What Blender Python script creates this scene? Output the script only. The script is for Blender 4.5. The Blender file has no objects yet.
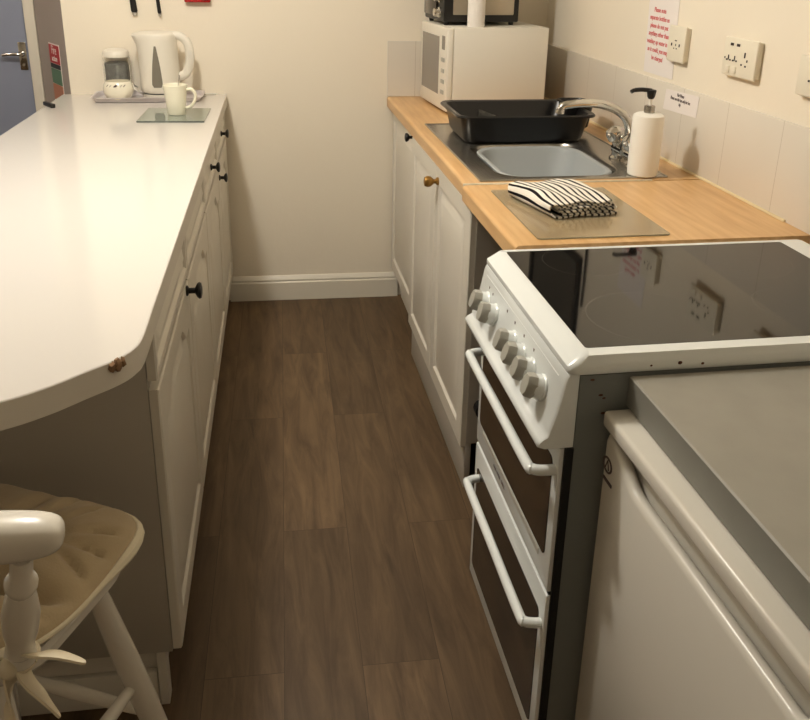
import bpy, bmesh, math, random
from mathutils import Vector, Matrix
random.seed(4)
C = bpy.context.scene.collection
R = math.radians
PI = math.pi
INV = {}                      # thing -> matrix taking world coordinates to the thing's own

# ------------------------------------------------------------------ helpers
def tag(o, label, cat, group=None, kind=None):
    if label: o['label'] = label
    if cat: o['category'] = cat
    if group: o['group'] = group
    if kind: o['kind'] = kind
    return o

def thing(name, label, cat, loc=(0, 0, 0), rz=0.0, group=None):
    o = bpy.data.objects.new(name, None)
    o.empty_display_size = .05
    C.objects.link(o)
    o.location = loc
    o.rotation_euler = (0, 0, rz)
    INV[o] = (Matrix.Translation(loc) @ Matrix.Rotation(rz, 4, 'Z')).inverted()
    return tag(o, label, cat, group)

def obj(name, bm, mat, parent=None, sharp=32, smooth=True, local=False, xf=None):
    """Link a bmesh as one object; vertices are world coordinates unless local."""
    if xf is not None: bm.transform(xf)
    if parent is not None and not local and parent in INV: bm.transform(INV[parent])
    bmesh.ops.recalc_face_normals(bm, faces=bm.faces)
    me = bpy.data.meshes.new(name)
    bm.to_mesh(me); bm.free()
    if smooth:
        me.shade_smooth()
        me.set_sharp_from_angle(angle=R(sharp))
    mats = mat if isinstance(mat, (list, tuple)) else [mat]
    for m in mats: me.materials.append(m)
    o = bpy.data.objects.new(name, me)
    C.objects.link(o)
    if parent is not None:
        o.parent = parent
        if parent in INV: INV[o] = INV[parent]
    else:
        # origin at the base of the thing
        vs = [v.co for v in me.vertices]
        c = Vector(((min(v.x for v in vs) + max(v.x for v in vs)) / 2, (min(v.y for v in vs) + max(v.y for v in vs)) / 2, min(v.z for v in vs)))
        me.transform(Matrix.Translation(-c)); o.location = c
        INV[o] = Matrix.Translation(c).inverted()
    return o

def islands(bm):
    """every loose piece of a bmesh as a bmesh of its own"""
    bm.verts.index_update(); seen = set(); out = []
    for v in bm.verts:
        if v in seen: continue
        st = [v]; seen.add(v); grp = []
        while st:
            q = st.pop(); grp.append(q)
            for e in q.link_edges:
                w_ = e.other_vert(q)
                if w_ not in seen: seen.add(w_); st.append(w_)
        nb = bmesh.new(); mp = {q: nb.verts.new(q.co) for q in grp}
        for f in set(f for q in grp for f in q.link_faces): nb.faces.new([mp[q] for q in f.verts])
        out.append(nb)
    return out

def each(name, bm, mat, parent, **k):
    """one part per loose piece"""
    return [obj(name, b_, mat, parent, **k) for b_ in islands(bm)]

def struct(name, bm, mat, parent=None, **k):
    o = obj(name, bm, mat, parent, **k)
    if parent is None: o['kind'] = 'structure'
    return o

def BM(): return bmesh.new()

def box(bm, x0, x1, y0, y1, z0, z1, bev=0.0, seg=2, mi=0, xf=None):
    r = bmesh.ops.create_cube(bm, size=1)
    vs = r['verts']
    for v in vs:
        v.co = Vector(((x0 + x1) / 2 + v.co.x * (x1 - x0), (y0 + y1) / 2 + v.co.y * (y1 - y0), (z0 + z1) / 2 + v.co.z * (z1 - z0)))
    fs = set(f for v in vs for f in v.link_faces)
    if bev > 0:
        es = list(set(e for v in vs for e in v.link_edges))
        rr = bmesh.ops.bevel(bm, geom=es, offset=bev, segments=seg, profile=.5, affect='EDGES')
        fs = set(f for v in rr['verts'] for f in v.link_faces) | set(f for f in fs if f.is_valid)
    for f in fs:
        if f.is_valid: f.material_index = mi
    if xf is not None:
        bmesh.ops.transform(bm, matrix=xf, verts=list(set(v for f in fs if f.is_valid for v in f.verts)))
    return bm

def loft(bm, rings, cap0=True, cap1=True, closed=True, mi=0):
    vr = [[bm.verts.new(p) for p in r] for r in rings]
    n = len(vr[0])
    for a, b in zip(vr[:-1], vr[1:]):
        for i in range(n if closed else n - 1):
            j = (i + 1) % n
            f = bm.faces.new((a[i], a[j], b[j], b[i])); f.material_index = mi
    if cap0: bm.faces.new(list(reversed(vr[0]))).material_index = mi
    if cap1: bm.faces.new(vr[-1]).material_index = mi
    return bm

def rrect(cx, cy, hx, hy, r, z, n=8):
    pts = []
    for k, (sx, sy) in enumerate(((1, 1), (-1, 1), (-1, -1), (1, -1))):
        for i in range(n + 1):
            a = PI / 2 * (k + i / n)
            pts.append((cx + sx * (hx - r) + r * math.cos(a), cy + sy * (hy - r) + r * math.sin(a), z))
    return pts

def frame_of(d):
    d = d.normalized()
    up = Vector((0, 0, 1)) if abs(d.z) < .95 else Vector((1, 0, 0))
    a = d.cross(up).normalized()
    return a, a.cross(d).normalized()

def tube(bm, pts, r, n=12, mi=0, squash=1.0, caps=True):
    pts = [Vector(p) for p in pts]
    m = len(pts)
    rs = r if isinstance(r, (list, tuple)) else [r] * m
    rings = []
    a = None
    for i, p in enumerate(pts):
        d = (pts[min(i + 1, m - 1)] - pts[max(i - 1, 0)]).normalized()
        if a is None: a, b = frame_of(d)
        else:
            a = (a - d * a.dot(d)).normalized(); b = a.cross(d).normalized()
        rings.append([p + (a * math.cos(2 * PI * k / n) + b * math.sin(2 * PI * k / n) * squash) * rs[i] for k in range(n)])
    return loft(bm, rings, caps, caps, mi=mi)

def lathe(bm, prof, o=(0, 0, 0), ax=(0, 0, 1), n=32, mi=0, cap0=True, cap1=True):
    """prof: list of (radius, distance along axis)"""
    o = Vector(o); d = Vector(ax).normalized(); a, b = frame_of(d)
    rings = [[o + d * t + (a * math.cos(2 * PI * k / n) + b * math.sin(2 * PI * k / n)) * max(r, 1e-5) for k in range(n)] for r, t in prof]
    return loft(bm, rings, cap0, cap1, mi=mi)

def smoothpath(pts, k=6):
    pts = [Vector(p) for p in pts]
    out = []
    P = [pts[0]] + pts + [pts[-1]]
    for i in range(1, len(P) - 2):
        p0, p1, p2, p3 = P[i - 1], P[i], P[i + 1], P[i + 2]
        for j in range(k):
            t = j / k
            out.append(.5 * ((2 * p1) + (-p0 + p2) * t + (2 * p0 - 5 * p1 + 4 * p2 - p3) * t * t + (-p0 + 3 * p1 - 3 * p2 + p3) * t ** 3))
    out.append(pts[-1])
    return out

def prism(bm, poly, axis, a, b, mi=0):
    """poly of 2-D points extruded along axis 'x','y' or 'z' from a to b"""
    def P(p, t):
        return {'x': (t, p[0], p[1]), 'y': (p[0], t, p[1]), 'z': (p[0], p[1], t)}[axis]
    return loft(bm, [[P(p, a) for p in poly], [P(p, b) for p in poly]], mi=mi)

def bevel_all(bm, w, seg=2, ang=30):
    es = [e for e in bm.edges if len(e.link_faces) == 2 and e.calc_face_angle(0) > R(ang)]
    bmesh.ops.bevel(bm, geom=es, offset=w, segments=seg, profile=.5, affect='EDGES', clamp_overlap=True)
    return bm

def text(name, body, size, mat, parent, origin, right, up, depth=.0006, align='CENTER', spacing=1.0, bold=0.0, sx=1.0):
    """Lettering as a mesh standing on a surface."""
    cu = bpy.data.curves.new(name, 'FONT')
    cu.body = body; cu.size = size; cu.align_x = align; cu.align_y = 'CENTER'
    cu.extrude = depth / 2; cu.space_line = spacing; cu.offset = bold; cu.resolution_u = 3
    to = bpy.data.objects.new(name, cu); C.objects.link(to)
    bpy.context.view_layer.update()
    me = bpy.data.meshes.new_from_object(to.evaluated_get(bpy.context.evaluated_depsgraph_get()))
    bpy.data.objects.remove(to)
    r = Vector(right).normalized(); u = Vector(up).normalized(); n = r.cross(u)
    M = Matrix(((r.x * sx, u.x, n.x, origin[0]), (r.y * sx, u.y, n.y, origin[1]), (r.z * sx, u.z, n.z, origin[2]), (0, 0, 0, 1)))
    me.transform((INV[parent] if parent else Matrix()) @ M)
    me.materials.clear(); me.materials.append(mat)
    me.name = name
    o = bpy.data.objects.new(name, me); C.objects.link(o); o.parent = parent
    return o

# ------------------------------------------------------------------ materials
def srgb(r, g, b):
    f = lambda c: (c / 255 / 12.92) if c / 255 <= .04045 else ((c / 255 + .055) / 1.055) ** 2.4
    return (f(r), f(g), f(b), 1)

def mat(name, col, rough=.5, metal=0.0, spec=.5, coat=0.0, noise=0.0, nscale=6.0, bump=0.0, bscale=80.0, trans=0.0, ior=1.45, emit=None, sheen=0, detail=4):
    m = bpy.data.materials.new(name); m.use_nodes = True
    nt = m.node_tree; b = nt.nodes['Principled BSDF']
    b.inputs['Base Color'].default_value = col
    b.inputs['Roughness'].default_value = rough
    b.inputs['Metallic'].default_value = metal
    b.inputs['Specular IOR Level'].default_value = spec
    b.inputs['Coat Weight'].default_value = coat
    b.inputs['Coat Roughness'].default_value = .08
    b.inputs['Transmission Weight'].default_value = trans
    b.inputs['IOR'].default_value = ior
    if sheen: b.inputs['Sheen Weight'].default_value = sheen
    if emit: b.inputs['Emission Color'].default_value = col; b.inputs['Emission Strength'].default_value = emit
    if noise or bump:
        tc = nt.nodes.new('ShaderNodeTexCoord')
        if noise:
            n = nt.nodes.new('ShaderNodeTexNoise'); n.inputs['Scale'].default_value = nscale; n.inputs['Detail'].default_value = detail
            nt.links.new(tc.outputs['Object'], n.inputs['Vector'])
            mx = nt.nodes.new('ShaderNodeMix'); mx.data_type = 'RGBA'
            mx.inputs[6].default_value = tuple(c * (1 - noise) for c in col[:3]) + (1,)
            mx.inputs[7].default_value = tuple(min(1, c * (1 + noise)) for c in col[:3]) + (1,)
            nt.links.new(n.outputs['Fac'], mx.inputs[0]); nt.links.new(mx.outputs[2], b.inputs['Base Color'])
        if bump:
            n2 = nt.nodes.new('ShaderNodeTexNoise'); n2.inputs['Scale'].default_value = bscale; n2.inputs['Detail'].default_value = 5
            nt.links.new(tc.outputs['Object'], n2.inputs['Vector'])
            bp = nt.nodes.new('ShaderNodeBump'); bp.inputs['Strength'].default_value = bump; bp.inputs['Distance'].default_value = .01
            nt.links.new(n2.outputs['Fac'], bp.inputs['Height']); nt.links.new(bp.outputs[0], b.inputs['Normal'])
    return m

def floor_mat():
    m = bpy.data.materials.new('wood_plank_vinyl'); m.use_nodes = True
    nt = m.node_tree; N = nt.nodes; L = nt.links; b = N['Principled BSDF']
    tc = N.new('ShaderNodeTexCoord')
    mp = N.new('ShaderNodeMapping'); mp.inputs['Rotation'].default_value = (0, 0, R(91.55)); mp.inputs['Location'].default_value = (.745, .0205, 0)
    L.new(tc.outputs['Object'], mp.inputs['Vector'])
    br = N.new('ShaderNodeTexBrick')
    br.inputs['Scale'].default_value = 1; br.inputs['Brick Width'].default_value = 1.10; br.inputs['Row Height'].default_value = .172
    br.inputs['Mortar Size'].default_value = .0007; br.inputs['Mortar Smooth'].default_value = .4; br.offset = .445; br.offset_frequency = 2
    br.inputs['Color1'].default_value = (0, 0, 0, 1); br.inputs['Color2'].default_value = (1, 1, 1, 1); br.inputs['Mortar'].default_value = (.3, .3, .3, 1)
    L.new(mp.outputs[0], br.inputs['Vector'])
    # grain
    mg = N.new('ShaderNodeMapping'); mg.inputs['Scale'].default_value = (11, 1.3, 1)
    L.new(tc.outputs['Object'], mg.inputs['Vector'])
    sep = N.new('ShaderNodeVectorMath'); sep.operation = 'MULTIPLY_ADD'
    L.new(br.outputs['Color'], sep.inputs[0]); sep.inputs[1].default_value = (7, 5, 3); L.new(mg.outputs[0], sep.inputs[2])
    ng = N.new('ShaderNodeTexNoise'); ng.inputs['Scale'].default_value = 2.4; ng.inputs['Detail'].default_value = 8; ng.inputs['Roughness'].default_value = .62; ng.inputs['Distortion'].default_value = .7
    L.new(sep.outputs[0], ng.inputs['Vector'])
    cr = N.new('ShaderNodeValToRGB')
    cr.color_ramp.elements[0].position = .3; cr.color_ramp.elements[0].color = srgb(76, 59, 41)
    cr.color_ramp.elements[1].position = .72; cr.color_ramp.elements[1].color = srgb(117, 94, 68)
    L.new(ng.outputs['Fac'], cr.inputs[0])
    mr = N.new('ShaderNodeMapRange'); mr.inputs['To Min'].default_value = .74; mr.inputs['To Max'].default_value = 1.14
    L.new(br.outputs['Color'], mr.inputs['Value'])
    mx = N.new('ShaderNodeMix'); mx.data_type = 'RGBA'; mx.blend_type = 'MULTIPLY'; mx.inputs[0].default_value = 1
    L.new(cr.outputs[0], mx.inputs[6]); L.new(mr.outputs[0], mx.inputs[7])
    mo = N.new('ShaderNodeMix'); mo.data_type = 'RGBA'; mo.inputs[7].default_value = srgb(58, 44, 30)
    L.new(br.outputs['Fac'], mo.inputs[0]); L.new(mx.outputs[2], mo.inputs[6])
    L.new(mo.outputs[2], b.inputs['Base Color'])
    b.inputs['Roughness'].default_value = .48; b.inputs['Specular IOR Level'].default_value = .35
    bp = N.new('ShaderNodeBump'); bp.inputs['Strength'].default_value = .12; bp.inputs['Distance'].default_value = .004
    L.new(ng.outputs['Fac'], bp.inputs['Height']); L.new(bp.outputs[0], b.inputs['Normal'])
    return m

def wall_mat(name, col):
    m = mat(name, col, rough=.75, noise=.035, nscale=2.2, spec=.25)
    nt = m.node_tree; N = nt.nodes; L = nt.links; b = N['Principled BSDF']
    tc = N.new('ShaderNodeTexCoord')
    n1 = N.new('ShaderNodeTexNoise'); n1.inputs['Scale'].default_value = 7; n1.inputs['Detail'].default_value = 6; n1.inputs['Roughness'].default_value = .6
    L.new(tc.outputs['Object'], n1.inputs['Vector'])
    bp = N.new('ShaderNodeBump'); bp.inputs['Strength'].default_value = .25; bp.inputs['Distance'].default_value = .012
    L.new(n1.outputs['Fac'], bp.inputs['Height']); L.new(bp.outputs[0], b.inputs['Normal'])
    return m

def beech_mat():
    m = bpy.data.materials.new('beech_laminate'); m.use_nodes = True
    nt = m.node_tree; N = nt.nodes; L = nt.links; b = N['Principled BSDF']
    tc = N.new('ShaderNodeTexCoord'); mg = N.new('ShaderNodeMapping'); mg.inputs['Scale'].default_value = (26, 2.5, 26)
    L.new(tc.outputs['Object'], mg.inputs['Vector'])
    ng = N.new('ShaderNodeTexNoise'); ng.inputs['Scale'].default_value = 2; ng.inputs['Detail'].default_value = 6
    L.new(mg.outputs[0], ng.inputs['Vector'])
    cr = N.new('ShaderNodeValToRGB')
    cr.color_ramp.elements[0].position = .3; cr.color_ramp.elements[0].color = srgb(204, 158, 102)
    cr.color_ramp.elements[1].position = .75; cr.color_ramp.elements[1].color = srgb(228, 188, 134)
    L.new(ng.outputs['Fac'], cr.inputs[0]); L.new(cr.outputs[0], b.inputs['Base Color'])
    b.inputs['Roughness'].default_value = .33
    return m

def tile_mat():
    m = bpy.data.materials.new('cream_tile'); m.use_nodes = True
    nt = m.node_tree; N = nt.nodes; L = nt.links; b = N['Principled BSDF']
    tc = N.new('ShaderNodeTexCoord')
    g = N.new('ShaderNodeNewGeometry'); sp = N.new('ShaderNodeSeparateXYZ'); L.new(g.outputs['Position'], sp.inputs[0])
    # joints every .2 m along the wall
    ad = N.new('ShaderNodeMath'); ad.operation = 'ADD'; ad.inputs[1].default_value = 10 - 1.803
    sm = N.new('ShaderNodeMath'); sm.operation = 'ADD'; L.new(sp.outputs['Y'], sm.inputs[0]); L.new(sp.outputs['X'], sm.inputs[1])
    sb = N.new('ShaderNodeMath'); sb.operation = 'ADD'; sb.inputs[1].default_value = -1.205; L.new(sm.outputs[0], sb.inputs[0])
    L.new(sb.outputs[0], ad.inputs[0])
    mo = N.new('ShaderNodeMath'); mo.operation = 'PINGPONG'; mo.inputs[1].default_value = .125; L.new(ad.outputs[0], mo.inputs[0])
    lt = N.new('ShaderNodeMath'); lt.operation = 'LESS_THAN'; lt.inputs[1].default_value = .0011; L.new(mo.outputs[0], lt.inputs[0])
    n1 = N.new('ShaderNodeTexNoise'); n1.inputs['Scale'].default_value = 3; L.new(tc.outputs['Object'], n1.inputs['Vector'])
    cr = N.new('ShaderNodeValToRGB'); cr.color_ramp.elements[0].color = srgb(216, 208, 194); cr.color_ramp.elements[1].color = srgb(230, 222, 208)
    L.new(n1.outputs['Fac'], cr.inputs[0])
    mx = N.new('ShaderNodeMix'); mx.data_type = 'RGBA'; mx.inputs[7].default_value = srgb(196, 185, 168)
    L.new(lt.outputs[0], mx.inputs[0]); L.new(cr.outputs[0], mx.inputs[6]); L.new(mx.outputs[2], b.inputs['Base Color'])
    b.inputs['Roughness'].default_value = .3
    return m

def stripe_mat():
    m = bpy.data.materials.new('striped_cotton'); m.use_nodes = True
    nt = m.node_tree; N = nt.nodes; L = nt.links; b = N['Principled BSDF']
    uv = N.new('ShaderNodeUVMap'); uv.uv_map = 'UVMap'
    sp = N.new('ShaderNodeSeparateXYZ'); L.new(uv.outputs[0], sp.inputs[0])
    mo = N.new('ShaderNodeMath'); mo.operation = 'FRACT'; L.new(sp.outputs['X'], mo.inputs[0])
    lt = N.new('ShaderNodeMath'); lt.operation = 'LESS_THAN'; lt.inputs[1].default_value = .36; L.new(mo.outputs[0], lt.inputs[0])
    mx = N.new('ShaderNodeMix'); mx.data_type = 'RGBA'; mx.inputs[6].default_value = srgb(238, 232, 220); mx.inputs[7].default_value = srgb(34, 31, 32)
    L.new(lt.outputs[0], mx.inputs[0]); L.new(mx.outputs[2], b.inputs['Base Color'])
    b.inputs['Roughness'].default_value = .95; b.inputs['Specular IOR Level'].default_value = .1
    return m

def hob_mat():
    m = bpy.data.materials.new('hob_glass'); m.use_nodes = True
    nt = m.node_tree; N = nt.nodes; L = nt.links; b = N['Principled BSDF']
    b.inputs['Roughness'].default_value = .045; b.inputs['Specular IOR Level'].default_value = .5; b.inputs['IOR'].default_value = 1.5
    g = N.new('ShaderNodeNewGeometry')
    last = None
    for (cx, cy, r) in HOB_ZONES:
        vd = N.new('ShaderNodeVectorMath'); vd.operation = 'DISTANCE'; vd.inputs[1].default_value = (cx, cy, .9122)
        L.new(g.outputs['Position'], vd.inputs[0])
        s = N.new('ShaderNodeMath'); s.operation = 'SUBTRACT'; s.inputs[1].default_value = r; L.new(vd.outputs['Value'], s.inputs[0])
        a = N.new('ShaderNodeMath'); a.operation = 'ABSOLUTE'; L.new(s.outputs[0], a.inputs[0])
        l = N.new('ShaderNodeMath'); l.operation = 'LESS_THAN'; l.inputs[1].default_value = .0010; L.new(a.outputs[0], l.inputs[0])
        if last is None: last = l
        else:
            k = N.new('ShaderNodeMath'); k.operation = 'MAXIMUM'; L.new(last.outputs[0], k.inputs[0]); L.new(l.outputs[0], k.inputs[1]); last = k
    mx = N.new('ShaderNodeMix'); mx.data_type = 'RGBA'; mx.inputs[6].default_value = srgb(14, 13, 12); mx.inputs[7].default_value = srgb(66, 62, 56)
    L.new(last.outputs[0], mx.inputs[0]); L.new(mx.outputs[2], b.inputs['Base Color'])
    return m

HOB_ZONES = [(.640, 1.250, .108), (.628, 1.530, .085), (.935, 1.265, .085), (.94, 1.505, .108)]
M = dict(
    wall=wall_mat('cream_plaster', srgb(240, 230, 211)),
    ceiling=mat('ceiling_paint', srgb(232, 226, 212), .8),
    floor=floor_mat(),
    hallwall=wall_mat('grey_hall_plaster', srgb(176, 166, 158)),
    trim=mat('gloss_white_trim', srgb(226, 219, 203), .35),
    bluedoor=mat('blue_grey_door_paint', srgb(142, 148, 166), .5, noise=.04),
    unit=mat('white_cabinet_foil', srgb(222, 216, 203), .38, noise=.015),
    carcass=mat('cabinet_side_board', srgb(182, 175, 163), .55, noise=.02),
    gap=mat('shadow_gap_board', srgb(120, 112, 100), .7),
    whitetop=mat('white_gloss_laminate', srgb(214, 209, 202), .13, noise=.012, nscale=3),
    edge=mat('white_edge_banding', srgb(214, 207, 194), .4),
    beech=beech_mat(), tile=tile_mat(), stripe=stripe_mat(), hob=hob_mat(),
    caulk=mat('yellowed_sealant', srgb(226, 208, 168), .5),
    enamel=mat('white_enamel', srgb(232, 236, 234), .22, coat=.3),
    plastic=mat('white_plastic', srgb(228, 222, 208), .38),
    fridge=mat('white_fridge_plastic', srgb(222, 217, 205), .26, noise=.01),
    knobgrey=mat('grey_knob_face', srgb(170, 168, 158), .4),
    steelgrey=mat('grey_painted_steel', srgb(122, 126, 124), .45, noise=.04),
    blackgap=mat('black_rubber', srgb(14, 13, 12), .7),
    ovenglass=mat('brown_oven_glass', srgb(38, 27, 20), .08, spec=.7),
    black=mat('black_plastic', srgb(28, 27, 26), .35),
    rackblack=mat('black_rack_plastic', srgb(20, 19, 19), .3),
    blackmetal=mat('black_iron', srgb(22, 19, 17), .4),
    brass=mat('aged_brass', srgb(150, 112, 52), .35, metal=.6),
    steel=mat('brushed_stainless', srgb(176, 171, 162), .27, metal=.92, noise=.05, nscale=30),
    chrome=mat('chrome', srgb(205, 203, 198), .1, metal=1),
    basin=mat('grey_basin_plastic', srgb(168, 172, 172), .45),
    greytop=mat('grey_stone_laminate', srgb(150, 146, 135), .42, noise=.16, nscale=12, detail=8),
    greyedge=mat('grey_laminate_edge', srgb(128, 126, 118), .45, noise=.1, nscale=20),
    ceramic=mat('white_ceramic', srgb(238, 232, 212), .14, coat=.4),
    cream=mat('cream_ceramic', srgb(242, 237, 214), .14, coat=.4),
    glass=mat('clear_glass', (.97, .98, .97, 1), .04, trans=1, ior=1.45),
    tealglass=mat('pale_green_glass', srgb(220, 230, 222), .05, trans=.85, ior=1.45),
    frost=mat('frosted_glass', srgb(236, 230, 206), .16, trans=.85, ior=1.3),
    window=mat('grey_water_window', srgb(122, 116, 104), .2),
    mwglass=mat('grey_microwave_window', srgb(134, 127, 118), .18, spec=.7),
    jarfill=mat('grey_patterned_packets', srgb(150, 150, 146), .6, noise=.6, nscale=60),
    paper=mat('paper', srgb(240, 232, 226), .8),
    paperroll=mat('white_tissue_paper', srgb(244, 238, 230), .9, bump=.4, bscale=160),
    redink=mat('red_ink', srgb(214, 112, 112), .8),
    greyink=mat('grey_ink', srgb(96, 82, 80), .8),
    red=mat('red_gloss_plastic', srgb(176, 30, 30), .25),
    signred=mat('red_sign_vinyl', srgb(196, 40, 44), .4),
    signgreen=mat('green_sign_vinyl', srgb(92, 132, 100), .4),
    signblack=mat('dark_sign_vinyl', srgb(30, 36, 26), .4),
    signorange=mat('orange_sign_vinyl', srgb(196, 128, 92), .4),
    socket=mat('socket_plastic', srgb(236, 228, 208), .35),
    hole=mat('dark_socket_hole', srgb(50, 36, 32), .7),
    soap=mat('white_dispenser_plastic', srgb(244, 240, 230), .4),
    stool=mat('white_gloss_paint', srgb(226, 220, 208), .25, noise=.02),
    cushion=mat('beige_cushion_fabric', srgb(190, 171, 138), .9, noise=.12, nscale=9, bump=.15, bscale=300, sheen=.3),
    piping=mat('cream_piping', srgb(232, 222, 196), .8),
    ribbon=mat('cream_cotton_ribbon', srgb(226, 214, 188), .85),
    chip=mat('bare_chipboard', srgb(134, 104, 74), .9, noise=.3, nscale=60),
    rust=mat('rust_mark', srgb(82, 46, 28), .9),
    silver=mat('brushed_silver_panel', srgb(178, 168, 150), .3, metal=.6, noise=.2, nscale=8),
    cable=mat('black_cable', srgb(12, 12, 12), .5),
    whitecable=mat('white_cable', srgb(220, 214, 200), .5),
)

# ------------------------------------------------------------------ the room
W = 1.205                                   # right wall
ta = math.tan(R(-1.4369))
bw = lambda x: 3.6354 + x * ta              # back wall
tl = math.tan(R(-1.28))
lx = lambda x, y: x + (3 - y) * tl          # the left run is a touch out of square
LR = Matrix.Translation((0, 3, 0)) @ Matrix.Rotation(R(-1.28), 4, 'Z') @ Matrix.Translation((0, -3, 0))

def slab(bm, pts, z0, z1, mi=0): return prism(bm, pts, 'z', z0, z1, mi)

b = BM(); box(b, -3.4, 1.4, -1.9, 5.6, -.06, 0); struct('floor', b, M['floor'])
b = BM(); box(b, -3.4, 1.4, -1.9, 5.6, 2.42, 2.5); struct('ceiling', b, M['ceiling'])
b = BM(); box(b, W, W + .15, -1.9, 3.8, 0, 2.42); struct('wall_right', b, M['wall'])
b = BM(); slab(b, [(-.757, bw(-.757)), (W, bw(W)), (W, bw(W) + .12), (-.757, bw(-.757) + .12)], 0, 2.42); struct('wall_back', b, M['wall'], smooth=False)
b = BM(); slab(b, [(-.7575, 3.662), (-.945, 4.03), (-.945, 4.2), (-.7, 4.2), (-.7, 3.78), (-.7575, 3.775)], 0, 2.42); struct('wall_hall', b, M['hallwall'], smooth=False)
b = BM(); box(b, -3.4, -1.86, 4.05, 4.2, 0, 2.42); box(b, -1.86, -.945, 4.05, 4.2, 2.02, 2.42); struct('wall_far', b, M['hallwall'], smooth=False)
b = BM(); box(b, -3.4, -3.28, -1.9, 4.05, 0, 2.42); struct('wall_left', b, M['wall'])
b = BM(); box(b, -3.28, W, -1.9, -1.78, 0, 2.42); struct('wall_front', b, M['wall'])
# dark window high on the right wall, above the photo; the hob mirrors it
wn = thing('window_1', None, None, (W - .01, 3.25, 1.44)); wn['kind'] = 'structure'
b = BM(); box(b, W - .006, W - .001, 2.985, 3.535, 1.465, 2.055); obj('pane', b, mat('night_window_glass', srgb(8, 9, 11), .08), wn)
b = BM()
for q in ((2.955, 2.985, 1.435, 2.085), (3.535, 3.565, 1.435, 2.085), (2.985, 3.535, 1.435, 1.465), (2.985, 3.535, 2.055, 2.085)): box(b, W - .014, W, q[0], q[1], q[2], q[3], .002)
obj('window_frame', b, M['blackgap'], wn)
# hall door and its frame
d = thing('door_1', None, None, (-1.4, 4.09, 0)); d['kind'] = 'structure'
b = BM(); box(b, -1.82, -.995, 4.085, 4.125, .005, 1.98, .002); obj('door_slab', b, M['bluedoor'], d)
b = BM(); box(b, -.992, -.948, 4.03, 4.13, 0, 2.02, .004); box(b, -1.86, -1.822, 4.03, 4.13, 0, 2.02, .004); box(b, -1.86, -.948, 4.03, 4.13, 1.982, 2.03, .004)
obj('door_frame', b, M['trim'], d)
b = BM()
box(b, -1.045, -1.012, 4.079, 4.085, .965, 1.085, .002)
lathe(b, [(.011, 0), (.011, .035), (.009, .045)], (-1.028, 4.082, 1.035), (0, -1, 0), 16)
tube(b, smoothpath([(-1.028, 4.045, 1.035), (-1.05, 4.04, 1.037), (-1.08, 4.043, 1.036), (-1.105, 4.046, 1.032)]), .008)
lathe(b, [(.006, 0), (.006, .01)], (-1.028, 4.082, .988), (0, -1, 0), 12)
obj('door_handle', b, M['chrome'], d)
# skirting on the back wall
b = BM()
prof = [(0, 0), (-.018, 0), (-.018, .083), (-.014, .088), (-.015, .096), (-.008, .108), (-.003, .1135), (0, .1135)]
loft(b, [[(-.17, bw(-.17) + p[0], p[1]) for p in prof], [(.585, bw(.585) + p[0], p[1]) for p in prof]])
struct('baseboard_back', b, M['trim'])

# splashback tiles
b = BM(); box(b, W - .007, W, .3, bw(W) - .001, .905, 1.1355, .0015)
tag(obj('tile_splashback', b, M['tile']), 'long strip of cream tiles along the right wall above the worktops', 'splashback')
b = BM(); loft(b, [[(x, bw(x) - q, z) for q, z in ((.0, .912), (.007, .912), (.007, 1.139), (0, 1.139))] for x in (.528, W - .008)])
tag(obj('tile_splashback', b, M['tile'], smooth=False), 'short cream tile panel on the end wall behind the microwave', 'splashback')
b = BM(); tube(b, [(W - .008, y, .9125) for y in (1.74, 2.2, 2.8, 3.55)], .0045, 8)
tag(obj('sealant_bead', b, M['caulk']), 'pale yellowed sealant line between the wooden worktop and wall tiles', 'sealant')

# ------------------------------------------------------------------ cabinet doors
def door_rings(y0, y1, z0, z1, x, s, th=.018, m=.052, arch=0.0, flat=False):
    """A routed door on plane x, its face turned to side s (+1 or -1)."""
    def outline(ins, dx, a):
        pts = []
        ya, yb, za, zb = y0 + ins, y1 - ins, z0 + ins, z1 - ins
        n = 6
        for i in range(n): pts.append((ya + (yb - ya) * i / n, za))
        for i in range(n): pts.append((yb, za + (zb - a - za) * i / n))
        for i in range(24):
            t = i / 24; u = abs(1 - 2 * t)
            s_ = min(1, max(0, (u - .42) / .34)); s_ = s_ * s_ * (3 - 2 * s_)
            pts.append((yb + (ya - yb) * t, zb - a * s_))
        for i in range(n): pts.append((ya, zb - a + (za - zb + a) * i / n))
        return [(x + s * dx, p[0], p[1]) for p in pts]
    r = [outline(0, -th, 0), outline(0, -.003, 0), outline(.003, 0, 0)]
    if not flat:
        r += [outline(m - .006, 0, arch), outline(m, -.007, arch), outline(m + .006, -.0078, arch), outline(m + .030, -.0012, arch), outline(m + .034, 0, arch)]
    return r

def knob(parent, name, pos, s, mt, r=.017, L=.03, rose=True, xf=None):
    b = BM()
    prof = [(r * .62, 0), (r * .62, .003), (r * .34, .006), (r * .34, L * .55), (r * .8, L * .68), (r, L * .82), (r * .9, L * .94), (r * .45, L)]
    if not rose: prof = [(r * .75, 0), (r * .75, .005), (r * .45, .009), (r * .42, L * .3), (r * .95, L * .55), (r * 1.06, L * .75), (r * .85, L * .95), (r * .3, L)]
    lathe(b, prof, pos, (s, 0, 0), 24)
    return obj(name, b, mt, parent, xf=xf)

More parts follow.
